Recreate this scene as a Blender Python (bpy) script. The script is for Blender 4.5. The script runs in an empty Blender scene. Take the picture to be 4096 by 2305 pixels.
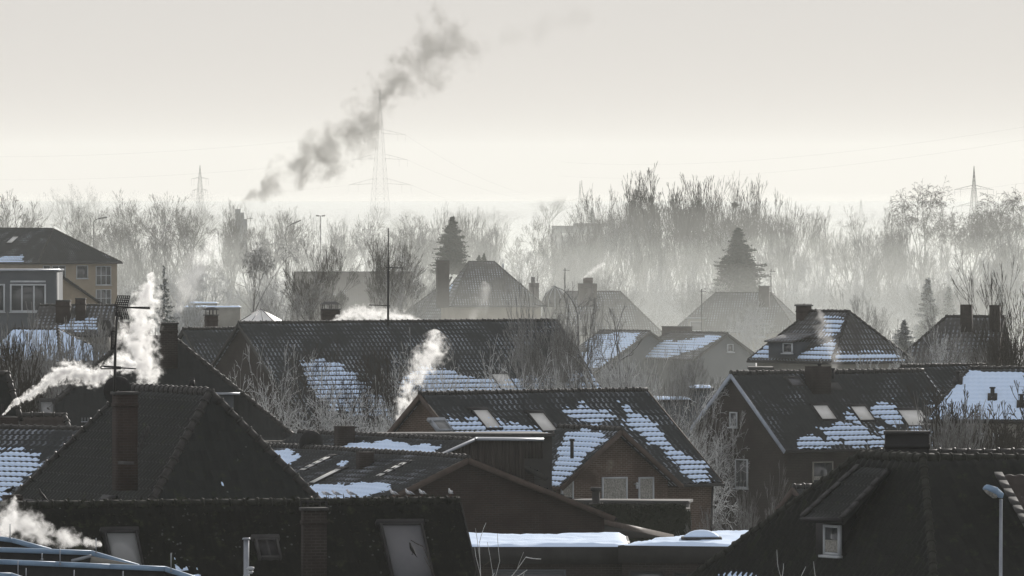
import bpy, math, random
import numpy as np
from mathutils import Vector, Matrix
rad = math.radians
# ---------------------------------------------------------------- camera, sky, sun, exposure
F, CH, HY = 10000.0, 20.0, 180.0          # focal length in pixels, camera height, horizon row
scene = bpy.context.scene
COL = scene.collection
cam_d = bpy.data.cameras.new('camera'); cam = bpy.data.objects.new('camera', cam_d); COL.objects.link(cam)
cam.location = (0, 0, CH); cam.rotation_euler = (rad(90), 0, 0)
cam_d.sensor_width = 36; cam_d.lens = F / 1024 * 36; cam_d.shift_y = -(288 - HY) / 1024
cam_d.clip_start = 1; cam_d.clip_end = 40000
scene.camera = cam
SUN_AZ, SUN_EL = 15.0, 15.0               # degrees right of the view axis, degrees up
world = bpy.data.worlds.new('World'); scene.world = world; world.use_nodes = True
wn = world.node_tree.nodes; wl = world.node_tree.links
sky = wn.new('ShaderNodeTexSky'); sky.sky_type = 'NISHITA'; sky.sun_disc = False
sky.sun_elevation = rad(SUN_EL); sky.sun_rotation = rad(SUN_AZ)
sky.air_density = 1.0; sky.dust_density = 0.0; sky.ozone_density = 1.0
veil = wn.new('ShaderNodeMix'); veil.data_type = 'RGBA'; veil.inputs[0].default_value = 0.92      # thin milky winter cloud over the clear sky
wl.new(sky.outputs[0], veil.inputs[6]); veil.inputs[7].default_value = (5.05, 4.9, 5.05, 1)
wl.new(veil.outputs[2], wn['Background'].inputs[0]); wn['Background'].inputs[1].default_value = 0.1
sd = bpy.data.lights.new('sun', 'SUN'); sun = bpy.data.objects.new('sun', sd); COL.objects.link(sun)
sd.energy = 3.2; sd.angle = rad(0.5); sd.color = (1.0, 0.95, 0.88)
sdir = Vector((math.sin(rad(SUN_AZ)) * math.cos(rad(SUN_EL)), math.cos(rad(SUN_AZ)) * math.cos(rad(SUN_EL)), math.sin(rad(SUN_EL))))
sun.rotation_euler = sdir.to_track_quat('Z', 'Y').to_euler()
sun.location = (100, 300, 200)
vs = scene.view_settings; vs.view_transform = 'Standard'; vs.look = 'None'; vs.gamma = 1.0
vs.exposure = 0.26
scene.cycles.use_denoising = True
scene.cycles.volume_step_rate = 1.0
scene.cycles.volume_max_steps = 256
scene.cycles.volume_bounces = 2
scene.cycles.max_bounces = 5; scene.cycles.diffuse_bounces = 2; scene.cycles.glossy_bounces = 2
scene.cycles.transparent_max_bounces = 8
HAZE_DENS = 0.00005

# ---------------------------------------------------------------- helpers
def warp(Y): return float(np.interp(Y, [0, 300, 500, 720, 780, 900, 1000, 1300, 1650, 3000, 6000], [0, 272, 450, 640, 760, 1150, 1350, 1800, 2400, 3800, 7600]))
def at(px, py, Y):
    Y = warp(Y)
    return Vector(((px - 512) * Y / F, Y, CH - (py - HY) * Y / F))
def ray(px, py):
    return Vector(((px - 512) / F, 1.0, -(py - HY) / F))
def hit(px, py, O, N):
    d = ray(px, py); C0 = Vector((0, 0, CH))
    t = (O - C0).dot(N) / d.dot(N)
    return C0 + d * t
def proj(p):
    return (512 + F * p.x / p.y, HY + F * (CH - p.z) / p.y)
ORG = {}
def tag(o, label=None, cat=None, group=None, kind=None):
    if label: o['label'] = label
    if cat: o['category'] = cat
    if group: o['group'] = group
    if kind: o['kind'] = kind
    return o
def thing(name, label, cat, loc, group=None):
    o = bpy.data.objects.new(name, None); COL.objects.link(o)
    o.location = loc; o.empty_display_size = 0.5
    ORG[o.name] = Vector(loc)
    return tag(o, label, cat, group)
class MB:
    def __init__(s): s.v = []; s.f = []; s.uv = []; s.arr = []
    def poly(s, pts):
        i = len(s.v); s.v += [tuple(p) for p in pts]; s.f.append(tuple(range(i, i + len(pts)))); return s
    def hexa(s, c):                        # 8 corners: bottom 4 then top 4, counter-clockwise from above
        i = len(s.v); s.v += [tuple(p) for p in c]
        for q in ((3, 2, 1, 0), (4, 5, 6, 7), (0, 1, 5, 4), (1, 2, 6, 5), (2, 3, 7, 6), (3, 0, 4, 7)): s.f.append(tuple(i + k for k in q))
        return s
    def box(s, c, ax, ay, az):             # centre and three half axes
        c, ax, ay, az = Vector(c), Vector(ax), Vector(ay), Vector(az)
        return s.hexa([c - ax - ay - az, c + ax - ay - az, c + ax + ay - az, c - ax + ay - az,
                       c - ax - ay + az, c + ax - ay + az, c + ax + ay + az, c - ax + ay + az])
    def tube(s, a, b, r, r2=None, n=6, cap=True):
        a, b = Vector(a), Vector(b); r2 = r if r2 is None else r2
        d = (b - a)
        if d.length < 1e-6: return s
        d.normalize(); x = d.orthogonal().normalized(); y = d.cross(x)
        i = len(s.v)
        for k in range(n):
            w = 2 * math.pi * k / n; e = x * math.cos(w) + y * math.sin(w)
            s.v.append(tuple(a + e * r)); s.v.append(tuple(b + e * r2))
        for k in range(n):
            m = (k + 1) % n; s.f.append((i + 2 * k, i + 2 * m, i + 2 * m + 1, i + 2 * k + 1))
        if cap:
            s.f.append(tuple(i + 2 * k for k in range(n))[::-1]); s.f.append(tuple(i + 2 * k + 1 for k in range(n)))
        return s
    def path(s, pts, r, n=5):
        for a, b in zip(pts[:-1], pts[1:]): s.tube(a, b, r, n=n)
        return s
    def loft(s, rings, close=True):        # rings: equal-length lists of points
        i = len(s.v); m = len(rings[0])
        for rg in rings: s.v += [tuple(p) for p in rg]
        for a in range(len(rings) - 1):
            for k in range(m):
                q = (k + 1) % m; s.f.append((i + a * m + k, i + a * m + q, i + (a + 1) * m + q, i + (a + 1) * m + k))
        if close:
            s.f.append(tuple(i + k for k in range(m))[::-1]); s.f.append(tuple(i + (len(rings) - 1) * m + k for k in range(m)))
        return s
    def grid(s, V, UV, keep=None):         # V (r,c,3)
        s.arr.append((V, UV, keep)); return s
    def build(s, name, mat, parent=None, smooth=False):
        r_v = np.array(s.v, dtype=float).reshape(-1, 3); faces = list(s.f)
        uvs = None
        if s.arr:
            vs_, us_ = [r_v], [np.zeros((len(r_v), 2))]; off = len(r_v); fq = []
            for V, UV, keep in s.arr:
                r, c = V.shape[:2]
                idx = np.arange(r * c).reshape(r, c) + off
                q = np.stack([idx[:-1, :-1], idx[1:, :-1], idx[1:, 1:], idx[:-1, 1:]], -1).reshape(-1, 4)
                if keep is not None: q = q[keep.reshape(-1)]
                Vf = V.reshape(-1, 3)
                if len(q):
                    dg = (np.linalg.norm(Vf[q[:, 0] - off] - Vf[q[:, 3] - off], axis=1) + np.linalg.norm(Vf[q[:, 1] - off] - Vf[q[:, 2] - off], axis=1)) > 2e-3
                    q = q[dg]
                vs_.append(Vf); us_.append(UV.reshape(-1, 2)); off += r * c; fq.append(q)
            r_v = np.concatenate(vs_); uvs = np.concatenate(us_); fq = np.concatenate(fq)
        else: fq = np.zeros((0, 4), int)
        org = ORG.get(parent.name, Vector((0, 0, 0))) if parent else Vector((0, 0, 0))
        if parent is not None: r_l = r_v - np.array(org)
        else:
            org = Vector((0, 0, 0)); r_l = r_v
        me = bpy.data.meshes.new(name)
        nl = sum(len(f) for f in faces) + 4 * len(fq); nf = len(faces) + len(fq)
        me.vertices.add(len(r_l)); me.loops.add(nl); me.polygons.add(nf)
        me.vertices.foreach_set('co', r_l.astype(np.float32).ravel())
        li = np.concatenate([np.array([i for f in faces for i in f], dtype=np.int32), fq.astype(np.int32).ravel()])
        tot = np.concatenate([np.array([len(f) for f in faces], dtype=np.int32), np.full(len(fq), 4, np.int32)])
        st = np.concatenate([[0], np.cumsum(tot)[:-1]]).astype(np.int32) if nf else np.zeros(0, np.int32)
        me.loops.foreach_set('vertex_index', li); me.polygons.foreach_set('loop_start', st)
        try: me.polygons.foreach_set('loop_total', tot)
        except Exception: pass
        me.update(calc_edges=True)
        # metric UVs
        nrm = np.zeros(nf * 3, np.float32); me.polygons.foreach_get('normal', nrm); nrm = nrm.reshape(-1, 3)
        ln = np.repeat(nrm, tot, axis=0); P = r_v[li]
        h = np.hypot(ln[:, 0], ln[:, 1]); flat = h < 0.2; hh = np.where(flat, 1, h)
        tx = np.where(flat, 1, -ln[:, 1] / hh); ty = np.where(flat, 0, ln[:, 0] / hh)
        T = np.stack([tx, ty, np.zeros_like(tx)], 1); Bt = np.cross(ln, T)
        uv = np.stack([(P * T).sum(1), (P * Bt).sum(1)], 1)
        if uvs is not None:
            k = sum(len(f) for f in faces); uv[k:] = uvs[li[k:]]
        ul = me.uv_layers.new(name='UVMap'); ul.data.foreach_set('uv', uv.astype(np.float32).ravel())
        if smooth: me.polygons.foreach_set('use_smooth', np.ones(nf, bool))
        if mat: me.materials.append(mat)
        me.validate()
        o = bpy.data.objects.new(name, me); COL.objects.link(o)
        if parent is not None: o.parent = parent
        ORG[o.name] = org
        return o
def solo(name, mb, mat, label, cat, group=None, kind=None, smooth=False):
    o = mb.build(name, mat, None, smooth)
    # origin to the base of the thing
    me = o.data; co = np.zeros(len(me.vertices) * 3, np.float32); me.vertices.foreach_get('co', co); co = co.reshape(-1, 3)
    c = np.array([(co[:, 0].min() + co[:, 0].max()) / 2, (co[:, 1].min() + co[:, 1].max()) / 2, co[:, 2].min()])
    me.vertices.foreach_set('co', (co - c).astype(np.float32).ravel()); me.update(); o.location = c
    return tag(o, label, cat, group, kind)

# ---------------------------------------------------------------- materials
def newmat(name):
    m = bpy.data.materials.new(name); m.use_nodes = True
    return m, m.node_tree.nodes, m.node_tree.links, m.node_tree.nodes['Principled BSDF']
def nd(ns, ls, t, ins=None, **kw):
    n = ns.new(t)
    for k, v in kw.items(): setattr(n, k, v)
    for k, v in (ins or {}).items():
        if isinstance(v, bpy.types.NodeSocket): ls.new(v, n.inputs[k])
        else: n.inputs[k].default_value = v
    return n
def mix(ns, ls, f, a, b):
    n = ns.new('ShaderNodeMix'); n.data_type = 'RGBA'
    for i, v in ((0, f), (6, a), (7, b)):
        if isinstance(v, bpy.types.NodeSocket): ls.new(v, n.inputs[i])
        else: n.inputs[i].default_value = v if i == 0 else ((*v, 1) if len(v) == 3 else v)
    return n.outputs[2]
def ma(ns, ls, op, a, b=None, c=None):
    n = ns.new('ShaderNodeMath'); n.operation = op
    for i, v in enumerate((a, b, c)):
        if v is None: continue
        if isinstance(v, bpy.types.NodeSocket): ls.new(v, n.inputs[i])
        else: n.inputs[i].default_value = v
    return n.outputs[0]
def ramp01(ns, ls, x, lo, hi):
    n = ns.new('ShaderNodeMapRange'); ls.new(x, n.inputs[0]); n.inputs[1].default_value = lo; n.inputs[2].default_value = hi
    n.interpolation_type = 'SMOOTHSTEP'
    return n.outputs[0]
def noise(ns, ls, vec, scale, detail=4, rough=0.6):
    n = nd(ns, ls, 'ShaderNodeTexNoise', {'Scale': scale, 'Detail': detail, 'Roughness': rough})
    if vec is not None: ls.new(vec, n.inputs['Vector'])
    return n.outputs['Fac']
TW, RH = 0.30, 0.36
def tile_mat(name, c1, c2, frost=0.0, moss=0.0, lichen=0.0, rough=0.62, tw=TW, rh=RH):
    m, ns, ls, b = newmat(name)
    uv = ns.new('ShaderNodeUVMap').outputs[0]
    sep = nd(ns, ls, 'ShaderNodeSeparateXYZ', {0: uv})
    u = ma(ns, ls, 'DIVIDE', sep.outputs[0], tw); v = ma(ns, ls, 'DIVIDE', sep.outputs[1], rh)
    cell = nd(ns, ls, 'ShaderNodeCombineXYZ', {0: ma(ns, ls, 'FLOOR', u), 1: ma(ns, ls, 'FLOOR', v)})
    wnz = nd(ns, ls, 'ShaderNodeTexWhiteNoise', {0: cell.outputs[0]}).outputs[0]
    big = noise(ns, ls, uv, 0.7, 5)
    fine = noise(ns, ls, uv, 14, 4)
    f = ma(ns, ls, 'ADD', ma(ns, ls, 'MULTIPLY', wnz, 0.45), ma(ns, ls, 'MULTIPLY', ma(ns, ls, 'ADD', big, fine), 0.35))
    col = mix(ns, ls, f, c1, c2)
    if moss:
        mo = ramp01(ns, ls, noise(ns, ls, uv, 2.2, 7, 0.7), 0.62 - 0.2 * moss, 0.75)
        col = mix(ns, ls, mo, col, (0.035, 0.045, 0.02))
    if lichen:
        vo = nd(ns, ls, 'ShaderNodeTexVoronoi', {'Scale': 6.5}); ls.new(uv, vo.inputs['Vector'])
        sp = ma(ns, ls, 'LESS_THAN', vo.outputs['Distance'], 0.23)
        pick = ma(ns, ls, 'GREATER_THAN', nd(ns, ls, 'ShaderNodeTexWhiteNoise', {0: vo.outputs['Color']}).outputs[0], 1 - lichen)
        zone = ramp01(ns, ls, noise(ns, ls, uv, 0.5, 2), 0.48, 0.6)
        col = mix(ns, ls, ma(ns, ls, 'MULTIPLY', ma(ns, ls, 'MULTIPLY', sp, pick), zone), col, (0.085, 0.095, 0.09))
    if frost:
        fu = ma(ns, ls, 'FRACT', ma(ns, ls, 'ADD', u, 0.1)); fv = ma(ns, ls, 'FRACT', v)
        band = ma(ns, ls, 'LESS_THAN', fu, 0.36)
        lowb = ma(ns, ls, 'GREATER_THAN', fv, 0.3)
        zone = ramp01(ns, ls, noise(ns, ls, uv, 0.35, 5, 0.6), 0.58 - 0.22 * frost, 0.78 - 0.2 * frost)
        ff = ma(ns, ls, 'MULTIPLY', ma(ns, ls, 'MULTIPLY', band, lowb), zone)
        ff = ma(ns, ls, 'MULTIPLY', ff, ma(ns, ls, 'ADD', 0.35, ma(ns, ls, 'MULTIPLY', wnz, 0.6)))
        col = mix(ns, ls, ma(ns, ls, 'MULTIPLY', ff, 0.75), col, (0.55, 0.62, 0.72))
    ls.new(col, b.inputs['Base Color']); b.inputs['Roughness'].default_value = rough
    b.inputs['Specular IOR Level'].default_value = 0.2
    bm = nd(ns, ls, 'ShaderNodeBump', {'Strength': 0.5, 'Distance': 0.02, 'Height': fine}); ls.new(bm.outputs[0], b.inputs['Normal'])
    return m
def brick_mat(name, c1, c2, mortar, stain=0.0):
    m, ns, ls, b = newmat(name)
    uv = ns.new('ShaderNodeUVMap').outputs[0]
    br = nd(ns, ls, 'ShaderNodeTexBrick', {'Vector': uv, 'Color1': (*c1, 1), 'Color2': (*c2, 1), 'Mortar': (*mortar, 1), 'Scale': 1.0,
        'Mortar Size': 0.011, 'Mortar Smooth': 0.2, 'Brick Width': 0.26, 'Row Height': 0.085})
    n1 = noise(ns, ls, uv, 0.9, 5)
    col = mix(ns, ls, ramp01(ns, ls, n1, 0.35, 0.75), br.outputs[0], tuple(x * 0.6 for x in c1))
    if stain:
        col = mix(ns, ls, ma(ns, ls, 'MULTIPLY', ramp01(ns, ls, noise(ns, ls, uv, 0.6, 4), 0.6, 0.75), stain), col, (0.4, 0.38, 0.3))
    ls.new(col, b.inputs['Base Color']); b.inputs['Roughness'].default_value = 0.85
    b.inputs['Specular IOR Level'].default_value = 0.2
    bm = nd(ns, ls, 'ShaderNodeBump', {'Strength': 0.4, 'Distance': 0.01, 'Height': br.outputs[1]}); bm.invert = True; ls.new(bm.outputs[0], b.inputs['Normal'])
    return m
def plain_mat(name, c, c2=None, rough=0.7, metal=0.0, scale=3.0, spec=0.3, bump=0.15, stretch=None):
    m, ns, ls, b = newmat(name)
    tc = ns.new('ShaderNodeTexCoord').outputs['Object']
    if stretch:
        mp = nd(ns, ls, 'ShaderNodeMapping', {'Vector': tc, 'Scale': stretch}); tc = mp.outputs[0]
    n1 = noise(ns, ls, tc, scale, 5)
    ls.new(mix(ns, ls, ramp01(ns, ls, n1, 0.3, 0.7), c, c2 or tuple(x * 0.7 for x in c)), b.inputs['Base Color'])
    b.inputs['Roughness'].default_value = rough; b.inputs['Metallic'].default_value = metal; b.inputs['Specular IOR Level'].default_value = spec
    if bump:
        bm = nd(ns, ls, 'ShaderNodeBump', {'Strength': bump, 'Distance': 0.02, 'Height': noise(ns, ls, tc, scale * 6, 3)}); ls.new(bm.outputs[0], b.inputs['Normal'])
    return m
M = {}
M['tile'] = tile_mat('dark roof tile', (0.017, 0.021, 0.023), (0.034, 0.038, 0.04), frost=0.45)
M['tile_frost'] = tile_mat('frosted roof tile', (0.022, 0.027, 0.03), (0.042, 0.047, 0.05), frost=0.75, rh=0.42)
M['tile_mid'] = tile_mat('brown roof tile', (0.035, 0.03, 0.027), (0.06, 0.05, 0.045), frost=0.3, rh=0.42)
M['tile_plain'] = tile_mat('plain dark roof tile', (0.018, 0.021, 0.022), (0.032, 0.035, 0.036), frost=0.0)
M['ridge_moss'] = plain_mat('mossy ridge tile', (0.012, 0.013, 0.01), (0.03, 0.032, 0.026), 0.9, scale=3, bump=0.6)
M['moss'] = plain_mat('moss clumps', (0.012, 0.016, 0.008), (0.03, 0.032, 0.02), 0.95, scale=8, bump=0.6)
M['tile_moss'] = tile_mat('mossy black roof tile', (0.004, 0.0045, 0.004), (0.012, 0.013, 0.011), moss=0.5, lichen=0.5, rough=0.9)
M['tile_old'] = tile_mat('old grey roof tile', (0.010, 0.012, 0.012), (0.026, 0.03, 0.03), moss=0.4, lichen=0.06, rough=0.6)
M['tile_right'] = tile_mat('black green roof tile', (0.007, 0.008, 0.008), (0.019, 0.021, 0.019), moss=0.5, rough=0.6)
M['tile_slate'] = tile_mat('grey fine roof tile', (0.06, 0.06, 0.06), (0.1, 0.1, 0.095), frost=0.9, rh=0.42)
M['brick'] = brick_mat('dark red brick', (0.075, 0.045, 0.035), (0.05, 0.032, 0.027), (0.1, 0.09, 0.08))
M['brick_brown'] = brick_mat('brown brick', (0.085, 0.055, 0.042), (0.06, 0.04, 0.03), (0.19, 0.17, 0.14), stain=0.4)
M['brick_dark'] = brick_mat('sooty brick', (0.03, 0.022, 0.02), (0.02, 0.016, 0.014), (0.05, 0.047, 0.042))
M['brick_old'] = brick_mat('weathered brick', (0.038, 0.024, 0.02), (0.024, 0.017, 0.015), (0.045, 0.04, 0.036))
M['beige'] = plain_mat('beige render', (0.25, 0.21, 0.155), (0.2, 0.17, 0.125), 0.9, scale=0.6)
M['grey_wall'] = plain_mat('grey blue render', (0.07, 0.08, 0.09), (0.055, 0.065, 0.075), 0.8, scale=0.6)
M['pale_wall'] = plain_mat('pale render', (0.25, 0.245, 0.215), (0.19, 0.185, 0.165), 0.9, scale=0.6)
M['wood'] = plain_mat('weathered dark wood', (0.045, 0.038, 0.033), (0.02, 0.017, 0.015), 0.85, scale=1.0, stretch=(9, 9, 0.6), bump=0.5)
M['board'] = plain_mat('brown painted board', (0.075, 0.055, 0.045), (0.05, 0.037, 0.03), 0.7, scale=2)
M['board_dark'] = plain_mat('dark fascia board', (0.02, 0.02, 0.019), (0.012, 0.012, 0.012), 0.7, scale=2)
M['board_pale'] = plain_mat('pale blue grey board', (0.33, 0.38, 0.45), (0.26, 0.3, 0.36), 0.6, scale=2)
M['white'] = plain_mat('white window frame', (0.45, 0.48, 0.5), (0.38, 0.41, 0.43), 0.5, scale=2)
M['metal'] = plain_mat('zinc metal', (0.3, 0.33, 0.36), (0.22, 0.24, 0.27), 0.45, 0.6, scale=2)
M['blue_metal'] = plain_mat('blue grey metal coping', (0.2, 0.3, 0.42), (0.14, 0.22, 0.32), 0.5, 0.1, scale=2)
M['dark_metal'] = plain_mat('dark metal', (0.02, 0.02, 0.022), (0.012, 0.012, 0.013), 0.6, 0.3, scale=3)
M['cable'] = plain_mat('grey cable', (0.12, 0.12, 0.12), None, 0.7, bump=0)
M['ridge'] = plain_mat('ridge tile', (0.035, 0.034, 0.032), (0.02, 0.02, 0.019), 0.6, scale=4, bump=0.4)
M['lead'] = plain_mat('lead flashing', (0.045, 0.045, 0.045), (0.03, 0.03, 0.03), 0.8, scale=3)
M['frosted'] = plain_mat('pane with painted sky reflection', (0.72, 0.73, 0.7), (0.6, 0.61, 0.58), 0.35, scale=1, bump=0)  # white base colour stands in for the bright sky mirrored in the glass
M['screen'] = plain_mat('grey roof window blind', (0.11, 0.113, 0.12), (0.085, 0.09, 0.1), 0.5, scale=1, bump=0)
M['curtain'] = plain_mat('lace curtain', (0.33, 0.33, 0.3), (0.14, 0.14, 0.13), 0.9, scale=14, bump=0.3)
def glass(name, c, rough=0.08):
    m, ns, ls, b = newmat(name); b.inputs['Base Color'].default_value = (*c, 1); b.inputs['Roughness'].default_value = rough
    b.inputs['Specular IOR Level'].default_value = 0.8
    return m
M['glass'] = glass('dark window glass', (0.03, 0.035, 0.04))
M['glass_pale'] = glass('pale window glass', (0.16, 0.17, 0.17), 0.3)
m, ns, ls, b = newmat('snow'); M['snow'] = m
tc = ns.new('ShaderNodeTexCoord').outputs['Object']
ls.new(mix(ns, ls, noise(ns, ls, tc, 3, 4), (0.66, 0.81, 1.0), (0.58, 0.75, 0.98)), b.inputs['Base Color'])  # the blue of the skylight is painted into the snow's base colour
b.inputs['Roughness'].default_value = 0.7
bm = nd(ns, ls, 'ShaderNodeBump', {'Strength': 0.5, 'Distance': 0.05, 'Height': noise(ns, ls, tc, 7, 5)}); ls.new(bm.outputs[0], b.inputs['Normal'])
def bark_mat(name, c1, c2, fr=0.0):
    m, ns, ls, b = newmat(name)
    tc = ns.new('ShaderNodeTexCoord').outputs['Object']
    col = mix(ns, ls, noise(ns, ls, tc, 30, 3), c1, c2)
    if fr:
        geo = ns.new('ShaderNodeNewGeometry').outputs['Normal']
        up = nd(ns, ls, 'ShaderNodeSeparateXYZ', {0: geo}).outputs[2]
        f = ma(ns, ls, 'MULTIPLY', ramp01(ns, ls, ma(ns, ls, 'ADD', up, noise(ns, ls, tc, 12, 3)), 0.1, 1.1), fr)
        col = mix(ns, ls, f, col, (0.72, 0.75, 0.76))
    ls.new(col, b.inputs['Base Color']); b.inputs['Roughness'].default_value = 0.9; b.inputs['Specular IOR Level'].default_value = 0.1
    return m
M['bark'] = bark_mat('bare bark', (0.035, 0.032, 0.028), (0.065, 0.058, 0.05))
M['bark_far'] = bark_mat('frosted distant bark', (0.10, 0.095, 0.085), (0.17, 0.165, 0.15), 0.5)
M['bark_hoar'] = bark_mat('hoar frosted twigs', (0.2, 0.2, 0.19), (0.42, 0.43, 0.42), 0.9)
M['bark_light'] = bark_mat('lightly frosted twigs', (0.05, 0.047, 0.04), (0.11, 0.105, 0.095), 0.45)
M['needle'] = bark_mat('dark conifer needles', (0.012, 0.018, 0.013), (0.03, 0.04, 0.028))
M['needle_frost'] = bark_mat('frosty conifer needles', (0.04, 0.05, 0.04), (0.12, 0.14, 0.12), 0.6)
M['hedge'] = bark_mat('clipped hedge leaves', (0.012, 0.016, 0.01), (0.03, 0.035, 0.022))
M['feather_grey'] = plain_mat('gull grey back', (0.3, 0.33, 0.38), (0.26, 0.29, 0.34), 0.8, bump=0)
M['feather_white'] = plain_mat('gull white plumage', (0.7, 0.72, 0.75), (0.6, 0.62, 0.65), 0.8, bump=0)
M['feather_black'] = plain_mat('black plumage', (0.006, 0.006, 0.007), (0.01, 0.01, 0.01), 0.7, bump=0)
M['beak'] = plain_mat('red brown bill', (0.12, 0.03, 0.02), None, 0.5, bump=0)
# ---------------------------------------------------------------- roof slopes of real tiles
class Slope:
    def __init__(s, TL, TR, BR, BL, tw=TW, rh=RH, su=4, amp=0.035):
        TL, TR, BR, BL = map(Vector, (TL, TR, BR, BL))
        s.u = ((TR - TL) if (TR - TL).length > 0.05 else (BR - BL)); s.u.z = 0; s.u.normalize()
        w = BL - TL; s.f = (w - s.u * w.dot(s.u)).normalized()
        s.N = s.u.cross(s.f); 
        if s.N.z < 0: s.N = -s.N
        s.O = TL; s.S = (BL - TL).dot(s.f)
        s.L0, s.L1 = 0.0, (BL - TL).dot(s.u); s.R0, s.R1 = (TR - TL).dot(s.u), (BR - TL).dot(s.u)
        s.tw, s.rh, s.su, s.amp = tw, rh, su, amp
    def L(s, v): return s.L0 + (s.L1 - s.L0) * np.asarray(v) / s.S
    def R(s, v): return s.R0 + (s.R1 - s.R0) * np.asarray(v) / s.S
    def pos(s, u, v, h=0.0): return s.O + s.u * float(u) + s.f * float(v) + s.N * float(h)
    def uv(s, px, py):
        p = hit(px, py, s.O, s.N) - s.O
        return p.dot(s.u), p.dot(s.f)
    def hgt(s, u, t): return s.amp * (0.5 + 0.5 * np.cos(2 * np.pi * u / s.tw)) ** 0.8 + 0.06 * t
    def P(s, u, v, h):
        return (np.array(s.O)[None, None] + u[..., None] * np.array(s.u) + v[..., None] * np.array(s.f) + h[..., None] * np.array(s.N))
    def tiles(s, mb, rng, sag=0.02):
        us = np.arange(min(s.L0, s.L1), max(s.R0, s.R1) + s.tw / s.su, s.tw / s.su)
        nr = int(math.ceil(s.S / s.rh))
        vr, tr = [], []
        for i in range(nr):
            v0, v1 = i * s.rh, min(s.S, (i + 1) * s.rh)
            vr += [v0, v1]; tr += [0.0, (v1 - v0) / s.rh]
        v = np.array(vr)[:, None] + 0 * us[None]; t = np.array(tr)[:, None] + 0 * v
        u = np.clip(us[None] + 0 * v, s.L(v), s.R(v))
        jit = np.repeat(rng.normal(0, 0.006, (nr, 1)), 2, 0)
        h = s.hgt(u, t) + jit + sag * np.sin(u * 0.7 + s.O.x) * np.sin(v * 0.5 + 1)
        mb.grid(s.P(u, v, h), np.stack([u, v + 0.001 - 0.002 * (t > 0)], -1))
        # underside and rim
        c = [s.pos(float(s.L(0)), 0), s.pos(float(s.R(0)), 0), s.pos(float(s.R(s.S)), s.S), s.pos(float(s.L(s.S)), s.S)]
        lo = [p - s.N * 0.12 for p in c]
        mb.poly(lo[::-1])
        for k in (1, 2, 3): mb.poly([c[k], c[(k + 1) % 4], lo[(k + 1) % 4], lo[k]])
    def snow(s, mb, polys, rng, thick=0.07, gap=0.64, rough=1.0, solid=0.0, sub=4):
        us = np.arange(min(s.L0, s.L1), max(s.R0, s.R1) + s.tw / sub, s.tw / sub)
        vs_ = np.arange(0.02, s.S, s.rh / 6)
        u, v = np.meshgrid(us, vs_)
        inside = np.full(u.shape, -9.0)
        for pl in polys:
            q = np.array([s.uv(*p) for p in pl]); inside = np.maximum(inside, sdf_poly(u, v, q))
        # soft noise
        nz = np.zeros(u.shape)
        for k, a in ((1.1, 0.5), (2.7, 0.35), (6.3, 0.22)):
            ph = rng.uniform(0, 6.28, 6); an = rng.uniform(0, 6.28, 6)
            for p_, g in zip(ph, an): nz += a / 3 * np.sin(k * (u * math.cos(g) + v * math.sin(g)) * 2 + p_)
        row = np.floor(v / s.rh); colr = np.floor(u / s.tw)
        hsh = np.sin(row * 127.1 + colr * 311.7) * 43758.5453; hsh = hsh - np.floor(hsh)
        rh_ = np.sin(row * 77.7) * 999.1; rh_ = rh_ - np.floor(rh_)
        m = inside / 0.9 + (nz + (hsh - 0.5) * 0.15 + (rh_ - 0.5) * 0.45) * rough
        t = (v / s.rh) % 1.0
        prof = np.minimum(t / 0.12, np.maximum((gap + 0.13 * (rng.random(u.shape) - 0.5) - t) / 0.12, -1 + 2 * solid))
        cor = 0.14 * np.cos(2 * np.pi * u / s.tw)
        m2 = np.minimum(np.clip(m, -1, 0.6) + cor * (1 - solid), prof)
        m2 = np.where((u < s.L(v) + 0.05) | (u > s.R(v) - 0.05), -1, m2)
        h = s.hgt(u, t) + np.where(m2 > 0, 0.012 + thick * np.sqrt(np.clip(m2, 0, 1)), -0.03)
        k = m2 > 0
        keep = k[:-1, :-1] | k[1:, :-1] | k[:-1, 1:] | k[1:, 1:]
        ok = (m2[:-1, :-1] > -0.99) & (m2[1:, 1:] > -0.99)
        mb.grid(s.P(u, v, h), np.stack([u, v], -1), keep & (ok | keep))
def sdf_poly(x, y, q):
    d = np.full(x.shape, 1e9); ins = np.zeros(x.shape, bool); n = len(q)
    for i in range(n):
        ax, ay = q[i]; bx, by = q[(i + 1) % n]; ex, ey = bx - ax, by - ay
        t = np.clip(((x - ax) * ex + (y - ay) * ey) / (ex * ex + ey * ey + 1e-9), 0, 1)
        d = np.minimum(d, np.hypot(x - ax - t * ex, y - ay - t * ey))
        c = ((ay > y) != (by > y)) & (x < (bx - ax) * (y - ay) / (by - ay + 1e-12) + ax); ins ^= c
    return np.where(ins, d, -d)
def ridge_run(mb, a, b, r=0.13, step=0.4):
    a, b = Vector(a), Vector(b); n = max(1, int((b - a).length / step)); d = (b - a) / n
    for i in range(n):
        p = a + d * i + Vector((0, 0, -0.02 + 0.012 * math.sin(i * 1.7)))
        mb.tube(p, p + d * 1.05, r * 0.86, r * 0.86, 8); mb.tube(p, p + d * 0.16, r * 1.2, r * 1.05, 8)
Z = Vector((0, 0, 1))
REG = {}
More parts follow.
